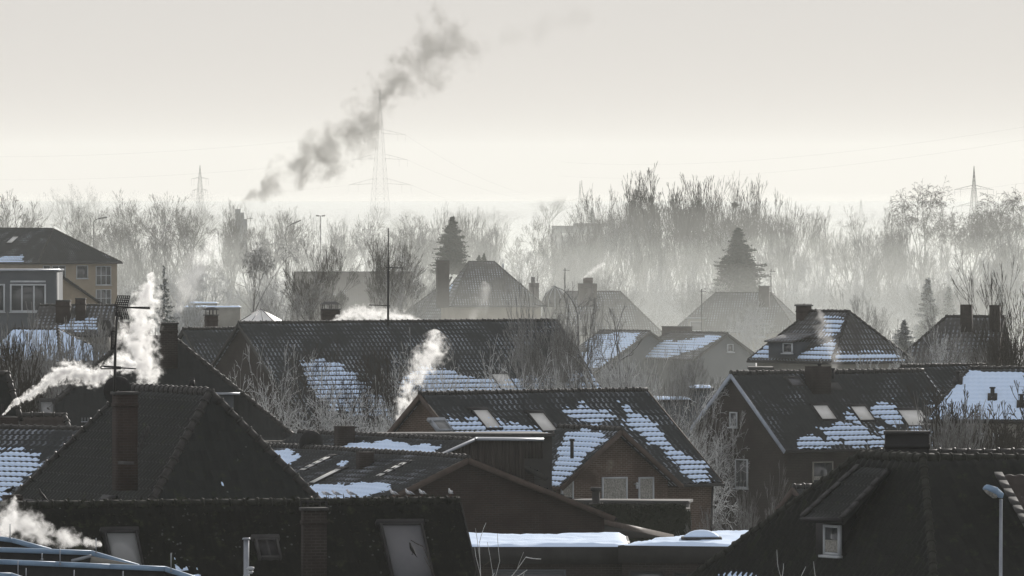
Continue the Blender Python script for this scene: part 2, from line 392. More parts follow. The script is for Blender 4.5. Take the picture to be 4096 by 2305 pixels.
def house(name, label, cat, a, bx, psi, pitch, ey, runB=None, hA=0.0, hB=0.0, axf=None, bxf=None, roof='tile', wall='brick',
          key=None, rh=RH, tw=TW, su=4, ov=0.25, ovf=0.4, group=None, verge='board_dark', gutter='dark_metal', seed=1, nowall=False, rr=0.13, ridge='ridge'):
    rng = np.random.default_rng(seed)
    A = at(*a); ps = rad(psi); d = Vector((math.cos(ps), math.sin(ps), 0)); n = Vector((d.y, -d.x, 0))
    L = ((bx - 512) * A.y / F - A.x) / (d.x - (bx - 512) / F * d.y); B = A + d * L
    tp = math.tan(rad(pitch)); e = (ey - HY) / F
    run = (e * A.y - (CH - A.z)) / (tp - e * n.y); drop = run * tp
    runB = run if runB is None else runB
    def hs(P, x, sgn):                    # hip length so that the front corner lands on column x
        e2 = (x - 512) / F; q = P + n * run
        return (q.x - e2 * q.y) / (d.x - e2 * d.y) * -sgn if False else (e2 * q.y - q.x) / (sgn * (d.x - e2 * d.y))
    if axf is not None: hA = hs(A, axf, -1)
    if bxf is not None: hB = hs(B, bxf, 1)
    dz = Vector((0, 0, -drop))
    fa, fb = A - d * hA + n * run + dz, B + d * hB + n * run + dz
    ba, bb = A - d * hA - n * runB + dz, B + d * hB - n * runB + dz
    loc = (A + B) / 2; loc.z = 0
    T = thing(name, label, cat, loc, group)
    H = type('H', (), {})(); H.T = T; H.A, H.B, H.d, H.n, H.run, H.drop, H.L = A, B, d, n, run, drop, L
    H.fa, H.fb, H.ba, H.bb = fa, fb, ba, bb
    H.s = {'front': Slope(A, B, fb, fa, tw, rh, su), 'back': Slope(B, A, ba, bb, tw, rh, 3)}
    if hA > 0.05: H.s['A'] = Slope(A, A, fa, ba, tw, rh, su)
    if hB > 0.05: H.s['B'] = Slope(B, B, bb, fb, tw, rh, su)
    mb = MB()
    for k, s in H.s.items(): s.tiles(mb, rng)
    H.roof = mb.build('roof', M[roof], T)
    # ridge and hip caps
    mb = MB(); up = Vector((0, 0, 0.05))
    ridge_run(mb, A + up, B + up, rr)
    if hA > 0.05: ridge_run(mb, A + up, fa + up, rr); ridge_run(mb, A + up, ba + up, rr)
    if hB > 0.05: ridge_run(mb, B + up, fb + up, rr); ridge_run(mb, B + up, bb + up, rr)
    mb.build('ridge_tiles', M[ridge], H.roof)
    # verge boards on gables
    for P, c1, c2, h, sg in ((A, fa, ba, hA, -1), (B, fb, bb, hB, 1)):
        if h <= 0.05 and h > -0.5:
            mb = MB()
            for c in (c1, c2):
                v = (c - P); m_ = (c + P) / 2 - Z * 0.08 + d * sg * 0.03; nn = v.normalized().cross(d).normalized()
                mb.box(m_, v / 2, d * 0.025, nn * 0.11)
            mb.build('verge_board', M[verge], H.roof)
    # gutters
    mb = MB()
    mb.tube(fa + n * 0.08 - Z * 0.06, fb + n * 0.08 - Z * 0.06, 0.07, n=8)
    mb.build('gutter', M[gutter], H.roof); mb = MB()
    mb.tube(ba - n * 0.08 - Z * 0.06, bb - n * 0.08 - Z * 0.06, 0.07, n=8)
    if hA > 0.05: mb.tube(fa - d * 0.08 - Z * 0.06, ba - d * 0.08 - Z * 0.06, 0.07, n=8)
    if hB > 0.05: mb.tube(fb + d * 0.08 - Z * 0.06, bb + d * 0.08 - Z * 0.06, 0.07, n=8)
    mb.build('gutter', M[gutter], H.roof)
    # walls
    iA = -ov if hA <= 0.05 else hA - ovf; iB = -ov if hB <= 0.05 else hB - ovf
    pA, pB = A - d * iA, B + d * iB
    rf, rb = run - ovf, runB - ovf
    ze = A.z - drop * rf / run - 0.14; zr = A.z - 0.16
    H.ze = ze
    def g(p, off, z): q = p + n * off; q.z = z; return q
    mb = MB()
    mb.poly([g(pA, rf, 0), g(pB, rf, 0), g(pB, rf, ze), g(pA, rf, ze)])
    mb.poly([g(pB, -rb, 0), g(pA, -rb, 0), g(pA, -rb, ze), g(pB, -rb, ze)])
    ca = [g(pA, -rb, 0), g(pA, rf, 0), g(pA, rf, ze)] + ([g(pA, 0, zr)] if hA <= 0.05 else []) + [g(pA, -rb, ze)]
    cb = [g(pB, rf, 0), g(pB, -rb, 0), g(pB, -rb, ze)] + ([g(pB, 0, zr)] if hB <= 0.05 else []) + [g(pB, rf, ze)]
    mb.poly(ca); mb.poly(cb)
    if not nowall: mb.build('wall', M[wall], T)
    if A.y < 640 and not nowall:
        q = g(pB, rf, ze) - d * 0.3 + n * 0.08; MB().tube(Vector((q.x, q.y, 0)), q + n * 0.3, 0.05, n=8).build('downpipe', M[gutter], T)
    H.w = {'front': (g(pA, rf, 0), n), 'back': (g(pA, -rb, 0), -n), 'A': (pA.copy(), -d), 'B': (pB.copy(), d)}
    if key:
        REG[key] = H
        print('HOUSE %-6s L %.1f run %.1f drop %.1f hA %.1f hB %.1f ze %.1f | A %s B %s fa %s fb %s bb %s' % (key, L, run, drop, hA, hB, ze,
            *['(%.0f,%.0f)' % proj(p) for p in (A, B, fa, fb, bb)]))
    return H
def snow_on(H, side, polys, seed=5, parent=None, label=None, **kw):
    mb = MB(); H.s[side].snow(mb, polys, np.random.default_rng(seed), **kw)
    o = mb.build('snow', M['snow'], H.roof if parent is None else parent, smooth=True)
    if label: o['label'] = label
    return o
def window(parent, plane, box, cols=1, rows=1, pane='glass', curtain=None, fw=0.07, frame='white', sill=True, name='window', blind=None, back=0.0):
    O, N = plane; x0, y0, x1, y1 = box; N = N.normalized()
    c = hit((x0 + x1) / 2, (y0 + y1) / 2, O, N); t = Vector((-N.y, N.x, 0)).normalized()
    k = c.y / F
    w = abs((x1 - x0) * k / max(0.25, abs(t.x))); h = (y1 - y0) * k
    c = c - N * back
    mb = MB(); hw, hh = w / 2, h / 2
    for sx in (-1, 1): mb.box(c + t * sx * (hw - fw / 2) + N * 0.02, t * fw / 2, N * 0.05, Z * hh)
    for sz in (-1, 1): mb.box(c + Z * sz * (hh - fw / 2) + N * 0.02, t * (hw - fw), N * 0.048, Z * fw / 2)
    for i in range(1, cols): mb.box(c + t * (-hw + w * i / cols) + N * 0.02, t * fw * 0.5, N * 0.046, Z * (hh - fw))
    for i in range(1, rows): mb.box(c + Z * (-hh + h * i / rows) + N * 0.02, t * (hw - fw), N * 0.044, Z * fw * 0.4)
    o = mb.build(name, M[frame], parent)
    MB().box(c + N * 0.022, t * (hw - fw * 0.9), N * 0.012, Z * (hh - fw * 0.9)).build('pane', M[pane], o)
    if curtain:
        q = MB(); f0, f1 = curtain; z0 = -hh + fw + (h - 2 * fw) * f0; z1 = -hh + fw + (h - 2 * fw) * f1
        nf = max(4, int(w / 0.08)); prev = None
        for i in range(nf + 1):
            x = -hw + fw + (w - 2 * fw) * i / nf; off = 0.036 + 0.012 * (i % 2)
            cur = (c + t * x + N * off + Z * z0, c + t * x + N * off + Z * z1)
            if prev: q.poly([prev[0], cur[0], cur[1], prev[1]])
            prev = cur
        q.build('curtain', M['curtain'], o)
    if sill: MB().box(c - Z * (hh + 0.04) + N * 0.08, t * (hw + 0.06), N * 0.1, Z * 0.035).build('sill', M[frame], o)
    return o
def skylight(H, side, px, py, w, h, pane='frosted', frame='dark_metal', label=None, name='skylight', proud=0.1, bars=0):
    s = H.s[side]; u, v = s.uv(px, py); c = s.pos(u, v, 0.05)
    mb = MB(); fw = 0.07
    for k in (-1, 1):
        mb.box(c + s.u * k * (w / 2 + fw / 2), s.u * fw / 2, s.f * (h / 2 + fw), s.N * proud)
        mb.box(c + s.f * k * (h / 2 + fw / 2), s.u * w / 2, s.f * fw / 2, s.N * (proud - 0.004))
    mb.box(c - s.f * (h / 2 + 0.14), s.u * (w / 2 + 0.14), s.f * 0.09, s.N * (proud - 0.03))
    for b in range(bars): mb.box(c + s.u * w * ((b + 1) / (bars + 1) - 0.5), s.u * 0.035, s.f * h / 2, s.N * (proud - 0.01))
    o = mb.build(name, M[frame], H.roof)
    MB().box(c + s.N * 0.02, s.u * w / 2, s.f * h / 2, s.N * (proud - 0.045)).build('pane', M[pane], o)
    if label: o['label'] = label
    return o
def chimney(parent, d, n, x0, x1, ytop, ybase, Y, mat='brick_dark', cap=0.06, capmat='lead', pots=0, cowl=None, ratio=1.0, deep=0.8, label=None, snow=False):
    W = (x1 - x0) * warp(Y) / F; w = W / (abs(d.x) + ratio * abs(n.x))
    c = at((x0 + x1) / 2, ytop, Y); zt = c.z; zb = at(0, ybase, Y).z - deep
    hw, hn = w / 2, w * ratio / 2
    mb = MB(); cc = Vector((c.x, c.y, (zt + zb) / 2))
    mb.box(cc, d * hw, n * hn, Z * (zt - zb) / 2)
    if cap: mb.box(Vector((c.x, c.y, zt - 0.35)), d * (hw + 0.025), n * (hn + 0.025), Z * 0.06)
    o = mb.build('chimney', M[mat], parent)
    top = Vector((c.x, c.y, zt))
    if cap: MB().box(top + Z * 0.03, d * (hw + cap), n * (hn + cap), Z * 0.04).build('chimney_cap', M[capmat], o)
    for i in range(pots):
        p = top + d * (w * ((i + 0.5) / pots - 0.5)) + Z * 0.06
        MB().tube(p, p + Z * 0.3, 0.11, 0.09, 8).build('chimney_pot', M['dark_metal'], o)
    if cowl:
        q = MB(); ch = cowl; p0 = top + Z * 0.07
        for sx in (-1, 0, 1):
            for sy in (-1, 1): q.tube(p0 + d * sx * hw * 0.8 + n * sy * hn * 0.8, p0 + d * sx * hw * 0.8 + n * sy * hn * 0.8 + Z * ch * 0.6, 0.03, n=5)
        a0, a1, a2, a3 = [p0 + Z * ch * 0.6 + d * i * (hw + 0.1) + n * j * (hn + 0.1) for i, j in ((-1, 1), (1, 1), (1, -1), (-1, -1))]
        r0, r1 = p0 + Z * ch - d * hw * 0.7, p0 + Z * ch + d * hw * 0.7
        q.poly([a0, a1, r1, r0]); q.poly([a2, a3, r0, r1]); q.poly([a1, a2, r1]); q.poly([a3, a0, r0]); q.poly([a3, a2, a1, a0])
        q.build('chimney_cowl', M['lead'], o)
    if label: o['label'] = label
    if snow:
        MB().box(top + Z * 0.1, d * hw, n * hn, Z * 0.03).build('snow', M['snow'], o)
    return o
def flatblock(name, label, cat, a, bx, depth, psi=0, z0=0.0, wall='grey_wall', cop='metal', snow=False, ch=0.12, group=None, parapet=0.1, h=None):
    """flat-roofed block; a = left end of its front top edge"""
    A = at(*a); ps = rad(psi); d = Vector((math.cos(ps), math.sin(ps), 0)); n = Vector((d.y, -d.x, 0))
    L = ((bx - 512) * A.y / F - A.x) / (d.x - (bx - 512) / F * d.y); B = A + d * L
    loc = (A + B) / 2 - n * depth / 2; loc.z = z0; T = thing(name, label, cat, loc, group)
    zt = A.z
    mb = MB(); c = [A, B, B - n * depth, A - n * depth]
    mb.hexa([Vector((p.x, p.y, z0)) for p in c] + [Vector((p.x, p.y, zt - ch)) for p in c]); mb.build('wall', M[wall], T)
    mid = (A + B) / 2 - n * depth / 2
    cp = MB().box(Vector((mid.x, mid.y, zt - ch / 2)), d * (L / 2 + 0.12), n * (depth / 2 + 0.12), Z * ch / 2).build('roof', M[cop], T)
    if snow:
        nx, ny = max(8, int(L / 0.25)), max(6, int(depth / 0.25)); rng = np.random.default_rng(3)
        X, Yv = np.meshgrid(np.linspace(-0.5, 0.5, nx), np.linspace(-0.5, 0.5, ny))
        hh = 0.08 + 0.05 * np.sin(X * L * 1.1 + 1 + np.sin(Yv * 9)) * np.sin(Yv * depth * 1.7) + 0.02 * np.sin(X * L * 4.3) * np.sin(Yv * depth * 5.1) + 0.045 * rng.random(X.shape)
        ed = np.minimum(0.5 - abs(X), 0.5 - abs(Yv)); hh = np.where(ed < 0.002, -0.01, hh)
        V = np.array(mid)[None, None] * np.array([1, 1, 0]) + X[..., None] * np.array(d) * (L + 0.1) + Yv[..., None] * np.array(n) * (depth + 0.1)
        V[..., 2] = zt + hh
        s = MB().grid(V, np.stack([X * L, Yv * depth], -1)).build('snow', M['snow'], cp, smooth=True)
    H = type('H', (), {})(); H.T = T; H.d, H.n, H.A, H.B, H.zt, H.L = d, n, A, B, zt, L; H.roof = cp
    H.w = {'front': (A, n), 'B': (B, d), 'A': (A, -d)}
    return H
# ---------------------------------------------------------------- ground
mb = MB(); gx = np.linspace(-2900, 2900, 60); gy = np.concatenate([np.linspace(-40, 1500, 60), np.linspace(1600, 13800, 50)])
X, Y = np.meshgrid(gx, gy)
mb.grid(np.stack([X, Y, 0.25 * np.sin(X * 0.02) * np.sin(Y * 0.013) - 0.3 + np.interp(Y, [0, 1250, 1700, 14000], [0, 0, -9, -9])], -1), np.stack([X, Y], -1))
m, ns, ls, b = newmat('snow dusted ground'); M['ground'] = m
tc = ns.new('ShaderNodeTexCoord').outputs['Object']
ls.new(mix(ns, ls, ramp01(ns, ls, noise(ns, ls, tc, 0.15, 8, 0.7), 0.4, 0.6), (0.10, 0.10, 0.07), (0.6, 0.63, 0.66)), b.inputs['Base Color'])
b.inputs['Roughness'].default_value = 0.9
tag(mb.build('ground', m), kind='structure')

# ================================================================ front row
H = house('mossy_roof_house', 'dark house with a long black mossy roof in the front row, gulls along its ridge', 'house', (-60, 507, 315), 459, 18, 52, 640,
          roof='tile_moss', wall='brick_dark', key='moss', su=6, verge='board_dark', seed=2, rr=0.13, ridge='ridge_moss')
moss = H
skylight(H, 'front', 123, 556, 0.85, 1.3, 'glass_pale', label='grey roof window behind the steam', proud=0.2)
skylight(H, 'front', 407, 562, 1.15, 2.3, 'screen', label='tall roof window with a grey blind behind the twigs', proud=0.2)
o = skylight(H, 'front', 267, 552, 0.55, 0.55, 'dark_metal', 'lead', label='small arched roof hatch', bars=1, proud=0.16)
chimney(H.roof, H.d, H.n, 301, 327, 510, 600, 308, 'brick_dark', label='brick chimney standing on the front slope', ratio=0.6, cap=0.05, deep=0)
chimney(H.roof, H.d, H.n, 2, 23, 495, 515, 317, 'brick_dark', label='low black chimney at the left end of the ridge', cap=0)
mb = MB()
a, b_ = at(301, 501.5, 311), at(328, 502, 311); mb.tube(a, b_, 0.03)
for x in (301, 308, 320, 326.5): mb.tube(at(x, 501.5, 311), at(x, 512, 311), 0.028)
mb.build('chimney_rail', M['dark_metal'], H.roof)
# moss cushions along the ridge and upper rows
rgm = np.random.default_rng(21); Vm = []
for i in range(1500):
    t = rgm.random(); p = np.array(H.A.lerp(H.B, t)) + np.array(H.n) * rgm.normal(0, .1) + np.array([0, 0, rgm.uniform(-.06, .14)]); s_ = rgm.uniform(.02, .07)
    Vm += [p + rgm.normal(0, s_, 3) for _ in range(3)]
sf = H.s['front']
for i in range(1500):
    u_, v_ = rgm.uniform(0, H.L), abs(rgm.normal(0, 1.2)); v_ = round(v_ / RH) * RH + rgm.normal(0, .03); p = np.array(sf.pos(u_, max(0, v_), .06)); s_ = rgm.uniform(.015, .04)
    Vm += [p + rgm.normal(0, s_, 3) for _ in range(3)]
mb = MB(); mb.v = [tuple(x) for x in Vm]; mb.f = [(3 * i, 3 * i + 1, 3 * i + 2) for i in range(len(Vm) // 3)]; tag(mb.build('moss', M['moss'], H.roof), kind='stuff')
snow_on(H, 'front', [[(182, 573), (196, 573), (196, 585), (182, 585)], [(467, 562), (472, 562), (472, 570), (468, 570)]], thick=0.08, rough=0.6)
# metal flue pipe and wall lamp
T = thing('flue_pipe', 'tall round metal flue pipe in front of the mossy roof', 'flue pipe', at(246, 600, 300))
mb = MB(); mb.tube(at(246.3, 640, 300), at(246.3, 540, 300), 0.075, n=12); mb.build('pipe', M['metal'], T, smooth=False)
mb = MB(); p = at(246.3, 540, 300); mb.tube(p + Z * 0.01, p + Z * 0.06, 0.12, 0.1, 12); mb.tube(p - Z * 1.0, p - Z * 0.95, 0.09, n=12); mb.build('pipe_cap', M['metal'], T)
T = thing('outdoor_lamp', 'small white double spotlight beside the metal flue pipe', 'outdoor lamp', at(250.5, 575, 299.6))
mb = MB(); p = at(250.8, 569, 299.6); mb.loft([[p + Vector((0.1 * math.cos(t) * r, 0.07 * math.sin(t) * r, 0.02 + z)) for t in np.linspace(0, 6.28, 10, endpoint=False)] for r, z in ((0.3, 0.05), (0.9, 0.03), (1, 0), (0.7, -0.05))])
mb.build('lamp_housing', M['white'], T)
mb = MB(); mb.loft([[p + Vector((0.08 * math.cos(t) * r, 0.06 * math.sin(t) * r, -0.07 + z)) for t in np.linspace(0, 6.28, 10, endpoint=False)] for r, z in ((0.6, 0.02), (1, 0), (0.5, -0.06))])
mb.tube(p + Vector((-0.13, 0, 0)), p + Vector((0.05, 0, 0)), 0.02); mb.build('lamp_head', M['white'], T)

H = house('hipped_house', 'dark house with a steep hipped roof and tall brick chimney carrying the aerial', 'house', (128, 389, 362), 210, -66, 50, 500, hB=2.2, hA=2.4,
          roof='tile_old', wall='brick_dark', key='tent', su=6, seed=3, rr=0.15)
tent = H
H_tent_ch = chimney(H.roof, H.d, H.n, 112, 138, 394, 462, 352, 'brick_old', label='tall brick chimney with stepped flashing', cap=0.05, deep=0.9)
mb = MB()
for i in range(6):
    c = at(139 + 1.8 * i, 451 - 4.2 * i, 351.4); mb.box(c, H.d * 0.09, H.n * 0.03, Z * 0.12)
mb.box(at(126, 463, 350.5), H.d * 0.5, H.n * 0.08, Z * 0.05)
mb.build('flashing', M['lead'], H_tent_ch)
c2 = chimney(H.roof, H.d, H.n, 180, 209, 393, 402, 357, 'brick_old', label='low wide chimney with a dark flue cowl', cap=0.08, deep=1.2)
mb = MB(); p = at(192, 393, 357); mb.tube(p, p + Z * 0.33, 0.075, n=10); mb.tube(p + Z * 0.22, p + Z * 0.42, 0.11, 0.08, 10); mb.box(p + Z * 0.46, (0.08, 0, 0), (0, 0.08, 0), (0, 0, 0.02)); mb.build('flue_cowl', M['dark_metal'], c2)
mb = MB()
skylight(H, 'front', 104, 506.5, 0.9, 0.35, 'frosted', label='narrow bright roof window near the eaves', proud=0.07)
snow_on(H, 'B', [[(217, 494), (226, 494), (226, 499), (218, 499)]], thick=0.06, rough=0.9)

# big black roof at the right edge
P0 = at(923, 459, 300); P1 = at(1120, 459.5, 303)
C = at(940, 640, 294.3); zc = C.z
Q = at(861, 456.2, 303.4); Q.z = P0.z
T = thing('right_roof_house', 'large black roofed house at the right edge with a small dormer', 'house', Vector((P0.x, P0.y, 0)))
D = C + (Q - P0) * 1.0; 
e_ = (640 - 512) / F; dirq = (Q - P0).normalized(); tD = (e_ * C.y - C.x) / (dirq.x - e_ * dirq.y); D = C + dirq * tD
E = C + (P1 - P0).normalized() * 8
rs = H = type('H', (), {})(); H.T = T
H.s = {'left': Slope(Q, P0, C, D, su=6), 'front': Slope(P0, P1, E, C, su=6)}
rng = np.random.default_rng(4); mb = MB()
for s in H.s.values(): s.tiles(mb, rng)
bk = Vector((6.5, 9, 0)); mb.poly([Q, D, D + bk * 1.0, Q + bk * 0.6]); mb.poly([P0, Q, Q + bk * 0.6, P1 + Vector((0, 6, 0)), P1])
H.roof = mb.build('roof', M['tile_right'], T)
mb = MB(); up = Z * 0.05; ridge_run(mb, P0 + up, P1 + up, 0.14); ridge_run(mb, Q + up, P0 + up, 0.14); ridge_run(mb, P0 + up, C + up, 0.12); ridge_run(mb, Q + up, D + up, 0.13)
mb.build('ridge_tiles', M['ridge_moss'], H.roof); mb = MB(); ridge_run(mb, at(880, 452.5, 307), at(1100, 452.5, 307), 0.14); mb.build('ridge_tiles', M['ridge'], H.roof)
mb = MB(); c = [D, C, E, E + Vector((0, 9, 0)), D + Vector((8, 9, 0))]
cs = [Vector((p.x, p.y, 0)) * 1.0 for p in c]; cen = sum(cs, Vector()) / 5
cs = [cen + (p - cen) * 0.95 for p in cs]
for i in range(5):
    a, b_ = cs[i], cs[(i + 1) % 5]; mb.poly([a, b_, b_ + Z * (zc + 0.1), a + Z * (zc + 0.1)])
mb.build('wall', M['brick_dark'], T)
mb = MB(); a0 = at(887, 452.6, 307.2); a1 = at(1110, 452.6, 307.2)   # rear ridge slope
mb.poly([a0, a1, a1 + Vector((0, -3, -2.2)), a0 + Vector((0, -3, -2.2))]); mb.build('rear_roof', M['tile_right'], H.roof)
chimney(H.roof, Vector((1, 0, 0)), Vector((0, -1, 0)), 885, 928.6, 433.5, 456, 304, 'dark_metal', label='wide black clad chimney block', ratio=0.5, cap=0.03, capmat='lead', deep=0.6)
# dormer on the left slope
sl = H.s['left']
w0, w1 = hit(812, 521, *(lambda u, v: (sl.pos(u, v, 0.0), sl.N))(*sl.uv(812, 521))), None
dd = sl.u.copy(); dn = Vector((sl.f.x, sl.f.y, 0)).normalized()
pr = sl.pos(*sl.uv(830, 556)) + dn * 0.1      # front foot of the dormer
k = pr.y / F; hw = 0.62
zt = CH - (521 - HY) * pr.y / F; zb = CH - (557 - HY) * pr.y / F
fl = pr - dd * hw; fr = pr + dd * hw
dm = thing('dormer_tmp', None, None, (0, 0, 0)); bpy.data.objects.remove(dm)
mb = MB(); back = -dn * 1.0
def zz(p, z): return Vector((p.x, p.y, z))
mb.hexa([zz(fl, zb), zz(fr, zb), zz(fr + back, zb), zz(fl + back, zb), zz(fl, zt), zz(fr, zt), zz(fr + back, zt + 0.3), zz(fl + back, zt + 0.3)])
dorm = mb.build('dormer', M['dark_metal'], T)
slope_h = 0.66
e0 = hit(803.5, 519, pr + dn * 0.35, dn); e1 = hit(844, 520, pr + dn * 0.35, dn); ef = e1 - e0
r0 = sl.pos(*sl.uv(862, 468), 0.05); r1 = sl.pos(*sl.uv(889.5, 474), 0.05)
ds = Slope(r0, r1, e1, e0, tw=0.22, su=6); mb = MB(); ds.tiles(mb, rng); do = mb.build('dormer_roof', M['tile_old'], dorm)
mb = MB()
for sx, q0, q1 in ((0, r0, e0), (1, r1, e1)):
    n_ = 6; mb = MB()
    for i in range(n_):
        a = q0 + (q1 - q0) * i / n_; b_ = q0 + (q1 - q0) * (i + 0.93) / n_; v = b_ - a
        mb.box((a + b_) / 2 + ds.N * (0.09 + 0.01 * (i % 2)), v / 2, dd * 0.11, ds.N * 0.03)
    mb.build('dormer_edge_tiles', M['lead'], dorm)
mb = MB(); mb.tube(e0 + dn * 0.06, e1 + dn * 0.06, 0.06, n=8); mb.build('gutter', M['dark_metal'], dorm)
window(dorm, (pr + dn * 0.0, dn), (825.5, 525, 840.5, 555), curtain=(0.02, 0.5), pane='glass')
# second dormer roof cut by the frame
q0, q1 = at(998, 476, 299), at(1026, 526, 294.6)
s2 = Slope(q0, q0 + Vector((2.2, 0.3, 0)), q1 + Vector((2.2, 0.3, 0)), q1, su=6); mb = MB(); s2.tiles(mb, rng); mb.build('side_dormer_roof', M['tile_mid'], T)
mb = MB()
for i in range(6):
    a = q0 + (q1 - q0) * i / 6; b_ = q0 + (q1 - q0) * (i + .93) / 6; mb.box((a + b_) / 2 + s2.N * 0.09, (b_ - a) / 2, s2.u * 0.11, s2.N * 0.03)
mb.build('side_dormer_edge', M['lead'], T)
mb = MB()
sl.snow(mb, [[(700, 580), (728, 574), (750, 576), (760, 582)]], np.random.default_rng(8), thick=0.07, rough=0.25)
mb.build('snow', M['snow'], H.roof, smooth=True)

# blue metal coped sheds at the lower left
def shed(label, pts, Y, h=2.6, rods=(), braces=True):
    T = thing('metal_coped_parapet', label, 'parapet', at((pts[0][0] + pts[-1][0]) / 2, 640, Y), 'metal coped parapets at the lower left')
    P = [at(x, y, Y) for x, y in pts]; mb = MB()
    for a, b_ in zip(P[:-1], P[1:]):
        lo = [Vector((p.x, p.y + .0, p.z - h)) for p in (a, b_)]
        mb.hexa([lo[0] + Vector((0, 0.02, 0)), lo[1] + Vector((0, 0.02, 0)), lo[1] + Vector((0, .3, 0)), lo[0] + Vector((0, .3, 0)), a + Vector((0, .02, -.1)), b_ + Vector((0, .02, -.1)), b_ + Vector((0, .3, -.1)), a + Vector((0, .3, -.1))])
    w = mb.build('wall', M['dark_metal'], T)
    mb = MB()
    for a, b_ in zip(P[:-1], P[1:]):
        d = (b_ - a); L = d.length; nn = max(1, int(L / 1.3)); up = d.cross(Vector((0, -1, 0))).normalized(); up = up if up.z > 0 else -up
        for i in range(nn):
            c = a + d * (i + .5) / nn; mb.box(c + Vector((0, .15, 0)) - up * 0.05, d / nn * 0.498, Vector((0, .2, 0)), up * 0.058)
    mb.build('coping', M['blue_metal'], T)
    mb = MB()
    for x, y0, y1 in rods: mb.tube(at(x, y0, Y - .1), at(x, y1, Y - .1), 0.014, n=5); mb.tube(at(x, y1 - 1.5, Y - .1), at(x, y1, Y - .1), 0.03, n=5)
    if rods: mb.build('lightning_rod', M['metal'], T)
    return T
T = shed('blue metal coping line of the rear parapet, ending at the grey roof window', [(-30, 547.3), (0, 548), (91, 551), (139, 565)], 292, rods=((96, 538, 553),))
mb = MB(); A_, B_, C_ = at(91, 556.5, 291.6), at(90, 563, 291.6), at(136, 565, 291.6)
mb.hexa([B_, C_, C_ + Vector((0, .1, 0)), B_ + Vector((0, .1, 0)), A_, A_ + Vector((.05, 0, 0)), A_ + Vector((.05, .1, 0)), A_ + Vector((0, .1, 0))]); mb.build('gable_panel', M['pale_wall'], T)
mb = MB(); mb.box(at(81, 558.5, 291.5), at(91, 556, 291.5) - at(81, 558.5, 291.5), (0, .05, 0), (0, 0, .04)); mb.build('gable_strut', M['metal'], T)
shed('long blue metal coping line of the middle parapet at the lower left', [(-30, 559.5), (0, 560), (165, 567), (205, 580)], 284, rods=((60, 548, 565), (171, 553, 572), (18, 560.5, 580), (42, 553, 560)))
shed('short blue grey coping in the bottom left corner', [(-30, 572.5), (11, 573.5), (30, 580)], 276, rods=((74, 570, 590), (123, 571, 590), (26, 568, 580)))
shed('pale metal coping sloping out of the steam at the left edge', [(-30, 535.5), (0, 537), (12, 538.5), (51, 549)], 300, h=0.8, rods=((10, 524, 538),))

# flat snow roofed extension, bottom middle
H = flatblock('flat_roof_extension', 'low flat roofed extension covered in snow with a roof dome', 'extension', (455, 546.8, 402), 628, 11, 0, wall='brick_dark', cop='board_dark', snow=True, ch=0.62)
window(H.T, H.w['front'], (512 - 20, 569.5, 566, 588), frame='grey_wall', pane='screen', sill=False, name='garage_door', rows=5)
H2 = flatblock('flat_roof_annex', 'wider flat roofed annex under snow, right of the extension', 'extension', (622, 545.4, 401.5), 830, 14, -16, wall='brick_dark', cop='board_dark', snow=True, ch=0.62)
window(H2.T, H2.w['front'], (629, 570, 665, 590), sill=False, frame='board_dark')
window(H2.T, H2.w['front'], (673, 572, 710, 592), sill=False, frame='board_dark')
# dome light
T = thing('roof_dome', 'snow capped domed rooflight on the flat snowy roof', 'rooflight', at(701.5, 545.5, 405))
c = at(701.5, 543.2, 405); mb = MB()
def sq(c, w, dpt, z, rr_=0.15, n=5):
    out = []
    for i, (sx, sy) in enumerate(((1, 1), (-1, 1), (-1, -1), (1, -1))):
        for j in range(n):
            t = math.pi / 2 * (i + j / (n - 1)); out.append(c + Vector((sx * (w - rr_) + rr_ * math.cos(t), (sy * (dpt - rr_) + rr_ * math.sin(t)), z)))
    return out
mb.loft([sq(c, .8, .7, 0), sq(c, .66, .58, .14)]); mb.build('kerb', M['board_dark'], T)
mb = MB(); mb.loft([sq(c, .74, .65, .14), sq(c, .74, .65, .22), sq(c, .69, .6, .24)]); mb.build('frame', M['lead'], T)
mb = MB(); mb.loft([sq(c, .66 * s_, .57 * s_, z_, 0.13 * s_) for s_, z_ in ((1, .23), (.85, .31), (.65, .40), (.4, .46), (.1, .49))]); mb.build('dome', M['snow'], T, smooth=True)

# big brick gable with slanting snow roof (centre)
H = house('brick_gable_house', 'wide dark brick gable with a low snowy roof, seen behind the gulls', 'house', (246, 445, 446), 468, -65, 24, 505, runB=6.2, roof='tile', wall='brick_old', key='gable', verge='board', su=5, seed=5, ovf=0.3)
gab = H
skylight(H, 'front', 235 / 1. + 0, 446, .1, .1) if False else None
for (x, y) in ((316, 465), (392, 471), (326, 477.5)): skylight(H, 'front', x, y, 0.62, 1.3, 'frosted', proud=0.05)
chimney(H.roof, H.d, H.n, 356, 374, 452, 470, 431, 'brick_dark', label='squat black chimney hood on the slope', cap=0, deep=0.6)
snow_on(H, 'front', [[(250, 448), (297, 452), (302, 459), (285, 467), (262, 476), (240, 470)], [(268, 478), (300, 477), (298, 487), (350, 486), (390, 482), (385, 492), (350, 503), (300, 520), (262, 500)],
                     [(336, 466), (344, 465), (343, 467), (337, 467)], [(308, 478), (313, 478), (312, 480), (308, 480)]], thick=0.09, rough=0.55, gap=0.95, solid=0.9)
H = house('rear_roof_house', 'dark tiled roof with a snow band, brick chimney and satellite dish behind the brick gable', 'house', (300, 433, 462), 474, -60, 24, 470, roof='tile', wall='brick_dark', key='rear', su=5, seed=6, verge='board_dark')
chimney(H.roof, H.d, H.n, 334, 355, 426, 450, 456, 'brick_dark', cap=0.0, deep=1.2, label='dark square brick chimney')
